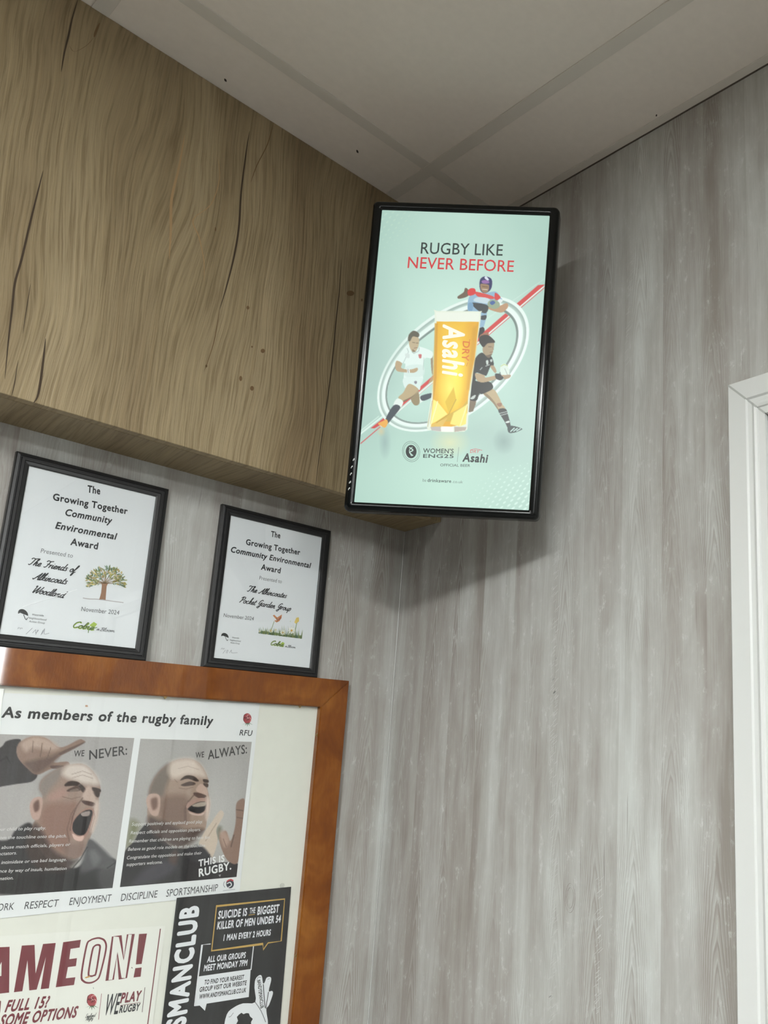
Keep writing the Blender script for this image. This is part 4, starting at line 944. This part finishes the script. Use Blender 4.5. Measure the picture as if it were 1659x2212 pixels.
        P.line(R2([(640, 760), (740, 735), (850, 770)]), 1.4, (168, 142, 128), .6); P.line(R2([(650, 960), (720, 970), (790, 950)]), 1.6, (128, 98, 86), .7); P.line(R2([(630, 900), (600, 870)]), 1.4, (120, 92, 80), .6)
        P.line(R2([(740, 1090), (700, 1180), (705, 1290)]), 2, (104, 76, 66), .6); P.line(R2([(1240, 1260), (1305, 1270)]), 1.6, (100, 74, 64), .7); P.line(R2([(1100, 1480), (1130, 1560)]), 1.6, (120, 90, 78), .7)
        P.line(R2([(300, 1400), (420, 1520), (540, 1600)]), 2.4, (36, 34, 38), .8); P.line(R2([(960, 1640), (900, 1760), (880, 1860)]), 2.4, (34, 32, 36), .8)
        return grain(P)
    S.raster([C(662, 318), C(1187, 333), C(1115, 970), C(565, 1018)], .00125, ph2, 1)
    for s, a, b, h, bo in [('WE', (348, 403), (397, 400), 13, .01), ('NEVER:', (420, 417), (600, 392), 20, .014), ('WE', (922, 409), (962, 405), 12, .01), ('ALWAYS:', (980, 416), (1165, 386), 19.5, .014)]:
        S.text(s, C(*a), C(*b), h, (58, 57, 57), 3, bo, .05)
    wt = (205, 204, 203)
    for s, a, b in [('our child to play rugby.', (-12, 753), (215, 746)), ('from the touchline onto the pitch.', (-20, 793), (313, 783)), ('abuse match officials, players or', (5, 838), (330, 823)), ('spectators.', (-30, 870), (78, 863)), ('intimidate or use bad language.', (5, 909), (313, 894)), ('violence by way of insult, humiliation', (-55, 952), (313, 936)), ('discrimination.', (-80, 990), (62, 981)),
                    ('Support positively and applaud good play.', (620, 729), (955, 716)), ('Respect officials and opposition players.', (615, 769), (945, 753)), ('Remember that children are playing to have fun.', (607, 809), (990, 789)), ('Behave as good role models on the touchline.', (602, 847), (970, 827)), ('Congratulate the opposition and make their', (597, 887), (950, 863)), ('supporters welcome.', (595, 919), (765, 906))]:
        S.text(s, C(*a), C(*b), 7.0, wt, 3, .006, .12)
    S.text('THIS IS', C(935, 921), C(1058, 896), 14, (226, 227, 227), 3, .03); S.text('RUGBY.', C(937, 969), C(1090, 933), 16.5, (226, 227, 227), 3, .03)
    S.fill(C([(1030, 960), (1042, 958), (1036, 970)]), (150, 150, 150), 3)
    for s, a, b in [('TEAMWORK', (-160, 1144), (63, 1124)), ('RESPECT', (113, 1122), (273, 1109)), ('ENJOYMENT', (325, 1103), (522, 1085)), ('DISCIPLINE', (568, 1084), (740, 1066)), ('SPORTSMANSHIP', (782, 1064), (1025, 1036))]:
        S.text(s, C(*a), C(*b), 15.5, (66, 68, 70), 3, .004, .05)
    x, y = C(1084, 1002)
    S.fill([(x + 8.5 * math.cos(t), y + 10 * math.sin(t)) for t in np.linspace(0, 6.283, 17)[:-1]], (54, 56, 66), 3)
    S.line([(x - 7, y - 5), (x + 1, y - 9), (x + 7, y - 6)], 3, (186, 70, 76), 4, sm=4); S.line([(x - 7, y), (x, y - 3), (x + 3, y + 3), (x - 4, y + 8)], 2.2, (214, 216, 220), 4, sm=4)
    S.line([(x - 12, y - 5), (x - 14, y + 2), (x - 11, y + 8)], 1.2, (120, 122, 130), 3, sm=3); S.line([(x - 15, y + 15), (x + 11, y + 12)], 1.4, (172, 174, 180), 3)
    S.fill([(184, 1523), (189, 1523), (190, 1527), (184, 1527)], (190, 150, 124), 3)
    return tag(S.build('rugby_poster', M['printed']), 'white poster with two photos of a shouting and a laughing man', 'poster')

def game_poster():
    S = notice_sheet(); C = Crop(0, 1860, 4.366); mr = (116, 52, 60); dk = (46, 46, 48)
    tr, br_, tl = S.loc((357, 2000)), S.loc((318, 2240)), S.loc((0, 2022))
    w = .42; sl = (tr[1] - tl[1]) / (tr[0] - tl[0]); zb = tr[1] - .297
    S.base([(tr[0] - w, zb), (tr[0], zb), tuple(tr), (tr[0] - w, tr[1] - sl * w)], (226, 226, 219))
    S.line(C([(1512, 638), (1392, 1537), (1350, 1850)]), 2.2, mr, 2)
    for p in ([(-60, 815), (90, 808), (85, 1240), (-5, 1250), (-5, 1165), (-85, 1175), (-110, 1262), (-215, 1273)],
              [(205, 797), (325, 790), (335, 1060), (405, 782), (525, 772), (460, 1200), (383, 1208), (432, 905), (345, 1212), (275, 1220), (258, 935), (210, 1227), (130, 1237)],
              [(595, 765), (762, 742), (750, 815), (665, 828), (652, 925), (725, 915), (715, 990), (640, 1000), (620, 1105), (710, 1095), (697, 1168), (525, 1190)],
              [(1310, 688), (1385, 683), (1335, 970), (1280, 975)], [(1275, 1010), (1335, 1003), (1325, 1090), (1258, 1098)],
              [(-280, 1050), (-360, 1060), (-372, 1130), (-330, 1126), (-350, 1220), (-480, 1270), (-560, 1230), (-500, 900), (-400, 840), (-290, 850), (-305, 950), (-390, 930), (-430, 1000), (-460, 1180), (-410, 1190), (-300, 1170)]):
        S.fill(C(p), mr, 2)
    S.fill(C([(-52, 1090), (12, 1083), (14, 950)]), (226, 226, 219), 3)
    S.line(C([(905, 728), (850, 748), (815, 800), (768, 1070), (790, 1135), (850, 1148), (912, 1120), (945, 1060), (998, 835), (988, 755), (945, 728)]), 3.6, mr, 2, True, 4)
    S.line(C([(925, 790), (893, 800), (870, 845), (834, 1055), (852, 1084), (885, 1078), (905, 1050), (938, 850), (942, 802)]), 3.6, mr, 2, True, 4)
    S.line(C([(1062, 712), (1133, 707), (1166, 925), (1203, 692), (1256, 690), (1190, 1103), (1132, 1110), (1105, 870), (1066, 1118), (1008, 1126)]), 3.4, mr, 2, True)
    S.text('A FULL 15?', C(-75, 1436), C(452, 1376), 23.5, mr, 3, .035, .18); S.text('SOME OPTIONS', C(-15, 1562), C(720, 1470), 23.5, mr, 3, .035, .18)
    rose(S, C(865, 1312), 11.5)
    S.script('England', C(800, 1480), C(900, 1466), 8, (86, 88, 88), .8, 3, .2); S.script('Rugby', C(806, 1504), C(880, 1492), 8, (86, 88, 88), .8, 3, .2)
    S.line(C([(957, 1250), (928, 1495)]), 1.0, (150, 80, 88), 2); S.line(C([(1366, 1190), (1340, 1425)]), 1.2, (90, 60, 64), 2)
    S.text('WE', C(972, 1455), C(1108, 1438), 43, dk, 3, .012); S.text('PLAY', C(1130, 1338), C(1322, 1312), 20, mr, 3, .04, .08); S.line(C([(1132, 1362), (1325, 1332)]), 1.2, (150, 110, 112), 2)
    S.text('RUGBY', C(1120, 1432), C(1312, 1406), 14.5, dk, 3, .035, .08)
    S.fill(C([(798, 1096), (852, 1078), (842, 1096), (806, 1106)]), (196, 150, 84), 3); S.line(C([(878, 1190), (882, 1205)]), 1.2, (150, 150, 148), 3); S.line(C([(1240, 1000), (1246, 1012)]), 1.6, (110, 90, 90), 3)
    return tag(S.build('rugby_flyer', M['printed']), 'cream flyer with big maroon lettering at the lower left of the board', 'flyer')

def club_poster():
    S = notice_sheet(.0009); C = Crop(340, 1880, 4.879); wt = (226, 228, 232); gd = (192, 158, 88); bk = (44, 44, 46)
    tl, tr = S.loc((382, 1939.5)), S.loc((629, 1915.5)); r2, l2 = S.loc((605, 2212)), S.loc((349, 2212))
    def ext(a, b): d = (b - a) / np.hypot(*(b - a)); return a + d * .335
    S.base([tuple(ext(tl, l2)), tuple(ext(tr, r2)), tuple(tr), tuple(tl)], bk)
    S.line(C([(622, 378), (1340, 302), (1303, 745), (1165, 765), (1115, 835), (1110, 775), (570, 848)]), 2.8, gd, 3, True)
    T = lambda s, a, b, h, c, bo: S.text(s, C(*a), C(*b), h, c, 3, bo)
    T('SUICIDE IS', (635, 511), (940, 476), 16, wt, .035); T('THE', (968, 457), (1028, 449), 12, wt, .02); S.line(C([(960, 472), (1026, 464)]), 1.4, gd, 3); T('BIGGEST', (1050, 468), (1278, 440), 16.5, wt, .035)
    T('KILLER OF MEN UNDER 54', (625, 621), (1295, 545), 15.5, wt, .035); T('1 MAN EVERY 2 HOURS', (693, 742), (1190, 683), 12.5, wt, .035)
    S.line(C([(560, 776), (470, 785), (390, 1428)]), 2.2, wt, 2); S.line(C([(1012, 795), (985, 1050)]), 2.2, wt, 2)
    S.fill(C([(437, 1118), (982, 1040), (962, 1335), (518, 1405), (500, 1480), (445, 1425), (388, 1432)]), wt, 2)
    T('ALL OUR GROUPS', (520, 970), (925, 920), 12, wt, .035); T('MEET MONDAY 7PM', (485, 1062), (942, 1002), 12.5, wt, .035)
    T('TO FIND YOUR NEAREST', (490, 1205), (908, 1147), 9.5, bk, .03); T('GROUP VISIT OUR WEBSITE', (440, 1282), (935, 1207), 9.5, bk, .03); T('WWW.ANDYSMANCLUB.CO.UK', (437, 1357), (930, 1283), 9.5, bk, .03)
    S.text('SMANCLUB', C(285, 1640), C(434, 368), 30, wt, 3, .05, up=C(112, 1622)); S.text('ANDY', C(205, 2330), C(282, 1662), 30, wt, 3, .05, up=C(32, 2312))
    # hand making a ring of thumb and finger
    ol = (120, 122, 126)
    S.fill(C([(1030, 1390), (1022, 1240), (1032, 1150), (1068, 1108), (1098, 1112), (1112, 1190), (1130, 1180), (1150, 1132), (1188, 1124), (1198, 1158), (1172, 1272), (1205, 1270), (1216, 1302), (1175, 1420), (1146, 1470), (1165, 1640), (1120, 1850), (760, 1850), (700, 1700), (730, 1520), (800, 1448), (900, 1402)]), wt, 2, 3)
    S.fill(C([(835, 1545), (858, 1520), (885, 1500), (905, 1516), (935, 1504), (962, 1506), (975, 1540), (1004, 1565), (985, 1600), (990, 1660), (930, 1710), (860, 1690), (830, 1620), (848, 1585)]), bk, 3)
    S.line(C([(1115, 1200), (1122, 1320), (1135, 1450)]), 1.8, bk, 3); S.line(C([(1170, 1280), (1150, 1400), (1142, 1460)]), 1.8, bk, 3); S.line(C([(1030, 1390), (1090, 1480), (1140, 1600)]), 1.6, ol, 3, sm=3); S.line(C([(800, 1500), (770, 1540), (750, 1545)]), 1.2, ol, 3, sm=3)
    S.line(C([(1045, 1160), (1062, 1125), (1090, 1130)]), 1.1, ol, 3, sm=3); S.line(C([(1160, 1150), (1182, 1140)]), 1.1, ol, 3)
    S.text('#ANDYSMANCLUB', C(1052, 1160), C(1086, 1460), 6, bk, 3, .03, up=C(1086, 1157))
    return tag(S.build('club_poster', M['printed']), 'black poster with speech boxes and a white hand drawing, lower right of the board', 'poster')

def edge_glare():
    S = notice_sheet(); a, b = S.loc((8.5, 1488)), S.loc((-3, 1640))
    S.base([(a[0] - .05, b[1] - .02), (b[0] - .002, b[1] - .02), tuple(b), tuple(S.loc((1, 1545))), tuple(S.loc((4.5, 1510))), tuple(a), (a[0] - .05, a[1])], (250, 250, 246))  # white strip painted in for the window's glare on the board glass
    o = S.build('glare_strip', M['printed']); o.location.y -= .0012
    return tag(o, 'plain white strip standing in for window glare at the left edge of the board just under its top rail', 'glare strip')

rugby_poster(); game_poster(); club_poster(); edge_glare()
def map_pin():
    h = hit((611, 1913), (0, PZ - .002, 0), (0, 1, 0)); e = MB()
    for r0, r1, d, z in ((.0045, .0045, .0012, 0), (.0020, .0020, .0016, -.0013)):
        b = bmesh.new(); bmesh.ops.create_cone(b, segments=18, radius1=r0, radius2=r1, depth=d, cap_ends=True)
        e.add(b, M['pin'], Matrix.Translation((h[0], -.0049 + z * .5, h[2])) @ Matrix.Rotation(math.pi / 2, 4, 'X'))
    return tag(e.build('drawing_pin'), 'clear drawing pin at the top edge of the black poster', 'drawing pin')
map_pin()

# ------------------------------------------------------------------ framed certificates standing on the board
def umbrella(S, c, r):
    x, y = c
    S.fill([(x + r * 1.0 * math.cos(t) - .2 * r, y - r * .95 * math.sin(t) + .25 * r * math.cos(t)) for t in np.linspace(-.15, 3.35, 16)] + [(x - .75 * r, y - .25 * r), (x - .3 * r, y - .05 * r), (x + .25 * r, y + .15 * r)], (40, 42, 44), 2)
    S.line([(x - .1 * r, y + .1 * r), (x + .25 * r, y + .95 * r), (x + .5 * r, y + 1.1 * r), (x + .6 * r, y + .75 * r)], r * .13, (60, 62, 66), 2, sm=3)

def certificate(name, cx, yaw, lean, w, h, bw, label, art, zt, y0):
    """w, h: opening; bw: frame face width; stands on the board's top edge, leaning on the wall"""
    U = np.array([math.cos(yaw), math.sin(yaw), 0]); Nw = np.array([math.sin(yaw), -math.cos(yaw), 0])
    V = np.array([0, 0, 1.]) * math.cos(lean) - Nw * math.sin(lean); N = np.cross(U, V)
    O = np.array([cx, y0, zt])
    e = empty('framed_certificate', O, label, 'certificate', 'award certificates on the notice board')
    mw = Matrix(((U[0], V[0], N[0], O[0]), (U[1], V[1], N[1], O[1]), (U[2], V[2], N[2], O[2]), (0, 0, 0, 1)))
    e.matrix_world = mw
    W_, H_ = w + 2 * bw, h + 2 * bw
    b = MB(); bm = b.bm; s = b.slot(M['black'])
    # stepped moulding: distance in from the outer edge, height above the paper
    prof = [(0, -.006), (0, .002), (.0015, .0035), (.0055, .0042), (.0062, .0030), (.0075, .0030), (.0085, .0052), (.0125, .0052), (.0135, .0036), (bw - .002, .0030), (bw, .0022), (bw, -.001)]
    rings = []
    for d, z in prof:
        rings.append([bm.verts.new(p) for p in ((-W_ / 2 + d, d, z), (W_ / 2 - d, d, z), (W_ / 2 - d, H_ - d, z), (-W_ / 2 + d, H_ - d, z))])
    for i in range(len(rings) - 1):
        for k in range(4):
            f = bm.faces.new((rings[i][k], rings[i][(k + 1) % 4], rings[i + 1][(k + 1) % 4], rings[i + 1][k])); f.material_index = s
    bm.faces.new(rings[0][::-1]).material_index = s
    b.build('certificate_frame', e, keep=False)
    S = Sheet(O, U, V, GAIN)
    S.base([(-w / 2 - .003, bw - .003), (w / 2 + .003, bw - .003), (w / 2 + .003, bw + h + .003), (-w / 2 - .003, bw + h + .003)], (220, 223, 227))
    art(S); S.build('certificate_paper', M['printed'], e)
    g = MB(); g.box((-w / 2 - .0002, bw - .0002, .0014), (w / 2 + .0002, bw + h + .0002, .0020), M['glass']); g.build('glass_pane', e, keep=False)

def art_left(S):
    C = Crop(0, 960, 4.1475); k = (42, 44, 48); g = (110, 112, 116)
    for s, a, b, h, sh in [('The', (780, 428), (896, 448), 15, 0), ('Growing Together', (470, 497), (1140, 626), 14.5, .0), ('Community', (582, 636), (1002, 712), 14.5, .2), ('Environmental', (492, 752), (1045, 855), 14.5, .2), ('Award', (628, 899), (876, 941), 14.5, .05)]:
        S.text(s, C(*a), C(*b), h, k, 2, .030, sh)
    S.text('Presented to', C(362, 970), C(650, 1016), 9.5, g, 2, .002, .1)
    S.script('The Friends of', C(245, 1075), C(680, 1150), 16, k, 1.9); S.script('Alkincoats', C(292, 1205), C(600, 1255), 16, k, 1.9); S.script('Woodland', C(280, 1325), C(575, 1378), 16, k, 1.9)
    # tree with coloured leaves
    rnd = random.Random(2); br = (150, 112, 88)
    S.fill(C([(888, 1392), (905, 1330), (912, 1262), (900, 1225), (930, 1240), (955, 1240), (975, 1230), (955, 1270), (950, 1330), (945, 1395), (918, 1388)]), br, 2)
    for i in range(26):
        t = math.pi * (i + .5) / 26 + rnd.uniform(-.05, .05); L = rnd.uniform(.75, 1.0)
        c0 = (935, 1245); tx, ty = 950 + 170 * L * math.cos(t), 1255 - 145 * L * math.sin(t)
        S.line(C([c0, ((c0[0] + tx) / 2 + rnd.uniform(-12, 12), (c0[1] + ty) / 2 + 6), (tx, ty)]), .8, (150, 126, 100), 2, sm=3)
    for i in range(270):
        t = rnd.uniform(-.35, math.pi + .35); r = math.sqrt(rnd.uniform(.12, 1))
        x, y = 950 + 182 * r * math.cos(t), 1235 - 145 * r * math.sin(t) * (1 if math.sin(t) > 0 else .9)
        if abs(x - 925) < 45 and y > 1260: continue
        c = rnd.choice([(136, 150, 104), (112, 142, 116), (160, 166, 104), (206, 190, 110), (150, 168, 150), (176, 158, 110), (104, 124, 84), (196, 176, 130)])
        a = t + rnd.uniform(-.7, .7); l = rnd.uniform(11, 20); q = rnd.uniform(4, 7.5)
        ux, uy = math.cos(a), -math.sin(a)
        S.fill(C([(x - ux * l, y - uy * l), (x - uy * q, y + ux * q), (x + ux * l, y + uy * l), (x + uy * q, y - ux * q)]), c, 3)
    S.line(C([(742, 1376), (800, 1385), (880, 1388), (1000, 1404), (1105, 1418)]), 1.8, (170, 164, 166), 2, sm=3)
    S.text('November 2024', C(725, 1492), C(1066, 1527), 9.5, (84, 86, 90), 2, .004, .08)
    umbrella(S, C(215, 1520), 11)
    for s, a, b in [('Waterside', (285, 1532), (390, 1542)), ('Neighbourhood', (248, 1560), (415, 1580)), ('Action Group', (258, 1592), (400, 1608))]: S.text(s, C(*a), C(*b), 4, (104, 106, 110), 2, .01, .15)
    S.text('PP', C(155, 1654), C(200, 1660), 4, (150, 152, 156), 2, 0, .2)
    for p in ([(232, 1700), (290, 1645)], [(290, 1690), (320, 1660), (318, 1690), (345, 1665)], [(318, 1705), (340, 1660)], [(365, 1710), (385, 1665)], [(375, 1700), (400, 1650), (395, 1700), (440, 1690)]): S.line(C(p), .9, (140, 142, 150), 2, sm=3)
    S.script('Colne', C(640, 1640), C(850, 1668), 14, (150, 176, 70), 2.6, 2); S.script('Colne', C(638, 1636), C(845, 1664), 14, (66, 84, 66), 1.2, 3)
    S.fill(C([(800, 1620), (840, 1590), (870, 1610), (840, 1650)]), (158, 184, 76), 2); S.line(C([(870, 1640), (800, 1660), (790, 1690)]), 1.4, (86, 120, 60), 3, sm=3)
    S.script('in', C(862, 1664), C(890, 1668), 7, (96, 98, 100), .8, 3); S.script('Bloom', C(890, 1670), C(1032, 1684), 7.5, (110, 112, 116), .9, 3)
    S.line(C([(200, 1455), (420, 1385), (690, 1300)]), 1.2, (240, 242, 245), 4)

def art_right(S):
    C = Crop(400, 1060, 4.608); k = (42, 44, 48); g = (110, 112, 116)
    for s, a, b, h, sh in [('The', (852, 456), (945, 474), 12, 0), ('Growing Together', (602, 536), (1142, 640), 12, .0), ('Community Environmental', (452, 610), (1250, 772), 12, .2), ('Award', (752, 784), (948, 823), 12, .05)]:
        S.text(s, C(*a), C(*b), h, k, 2, .030, sh)
    S.text('Presented to', C(735, 884), C(960, 922), 8, g, 2, .002, .1)
    S.script('The Alkincoates', C(610, 1000), C(1010, 1070), 13, k, 1.7); S.script('Pocket Garden Group', C(535, 1112), C(1055, 1200), 13.5, k, 1.7)
    S.text('November 2024', C(380, 1256), C(680, 1292), 8, (84, 86, 90), 2, .004, .08)
    rnd = random.Random(4)
    base = lambda x: 1415 + (x - 725) * .125
    S.fill(C([(725, 1412), (760, 1395), (850, 1405), (950, 1420), (1050, 1440), (1160, 1440), (1158, 1470), (1000, 1452), (850, 1432)]), (128, 146, 96), 2)
    for i in range(110):
        x = rnd.uniform(728, 1158); f = (x - 728) / 430; h = rnd.uniform(25, 70) + 110 * f * rnd.random() * (1 if rnd.random() < .5 else .3)
        b_ = base(x) + 5; dx = rnd.uniform(-16, 16)
        S.fill(C([(x - 4, b_), (x + dx, b_ - h), (x + 4, b_)]), rnd.choice([(108, 134, 78), (136, 154, 86), (96, 130, 110), (164, 172, 104), (120, 150, 130)]), 2)
    for x, y, r, c in [(1058, 1392, 30, (236, 232, 220)), (970, 1412, 24, (232, 232, 214)), (850, 1395, 18, (206, 208, 170)), (740, 1400, 10, (220, 216, 190)), (900, 1385, 12, (216, 218, 190))]:
        for q in range(8):
            a = q * .785; S.fill(C([(x, y), (x + r * math.cos(a - .25), y + r * math.sin(a - .25)), (x + r * 1.15 * math.cos(a), y + r * 1.15 * math.sin(a)), (x + r * math.cos(a + .25), y + r * math.sin(a + .25))]), c, 3)
        S.fill(C([(x + r * .35 * math.cos(t), y + r * .35 * math.sin(t)) for t in np.arange(0, 6.2, .8)]), (206, 164, 84), 4)
    S.fill(C([(1085, 1310), (1105, 1265), (1130, 1260), (1132, 1300), (1100, 1325)]), (226, 200, 110), 3); S.line(C([(1110, 1310), (1090, 1420)]), 1.2, (120, 146, 82), 2)
    S.line(C([(885, 1300), (850, 1400)]), 1.2, (130, 150, 96), 2); S.fill(C([(1040, 1300), (1052, 1290), (1048, 1310)]), (196, 206, 180), 3)
    S.fill(C([(912, 1290), (870, 1242), (885, 1235), (915, 1262), (962, 1232), (958, 1268), (935, 1300), (905, 1312), (885, 1290)]), (196, 132, 92), 3); S.fill(C([(920, 1285), (950, 1250), (952, 1270), (930, 1295)]), (150, 92, 74), 4); S.line(C([(908, 1262), (918, 1308)]), 1, (90, 66, 56), 4)
    umbrella(S, C(402, 1452), 8)
    for s, a, b in [('Waterside', (465, 1468), (535, 1475)), ('Neighbourhood', (442, 1492), (552, 1506)), ('Action Group', (448, 1518), (540, 1530))]: S.text(s, C(*a), C(*b), 3.4, (104, 106, 110), 2, .01, .15)
    S.text('PP', C(355, 1580), C(392, 1585), 3.5, (150, 152, 156), 2, 0, .2)
    for p in ([(375, 1620), (400, 1585)], [(405, 1615), (415, 1590), (425, 1590), (415, 1620)], [(440, 1615), (460, 1585), (462, 1615), (520, 1612)]): S.line(C(p), .8, (140, 142, 150), 2, sm=3)
    S.script('Colne', C(842, 1535), C(985, 1555), 10, (150, 176, 70), 2.0, 2); S.script('Colne', C(840, 1532), C(982, 1552), 10, (66, 84, 66), 1.0, 3); S.fill(C([(945, 1525), (970, 1505), (990, 1520), (970, 1545)]), (158, 184, 76), 2)
    S.script('in', C(992, 1556), C(1012, 1559), 5, (96, 98, 100), .7, 3); S.script('Bloom', C(1012, 1560), C(1100, 1570), 5.5, (110, 112, 116), .8, 3)

ZT = CEIL - 1.110 + .0003
certificate('a', -0.6562, 0.0, .020, .1995, .2866, .0200, 'black-framed award certificate with a leafy tree picture, left one standing on the notice board', art_left, ZT, -.0135)
certificate('b', -0.3167, 0.0, .006, .1995, .2868, .0190, 'black-framed award certificate with butterfly and meadow flowers, right one standing on the notice board', art_right, ZT, -.0085)
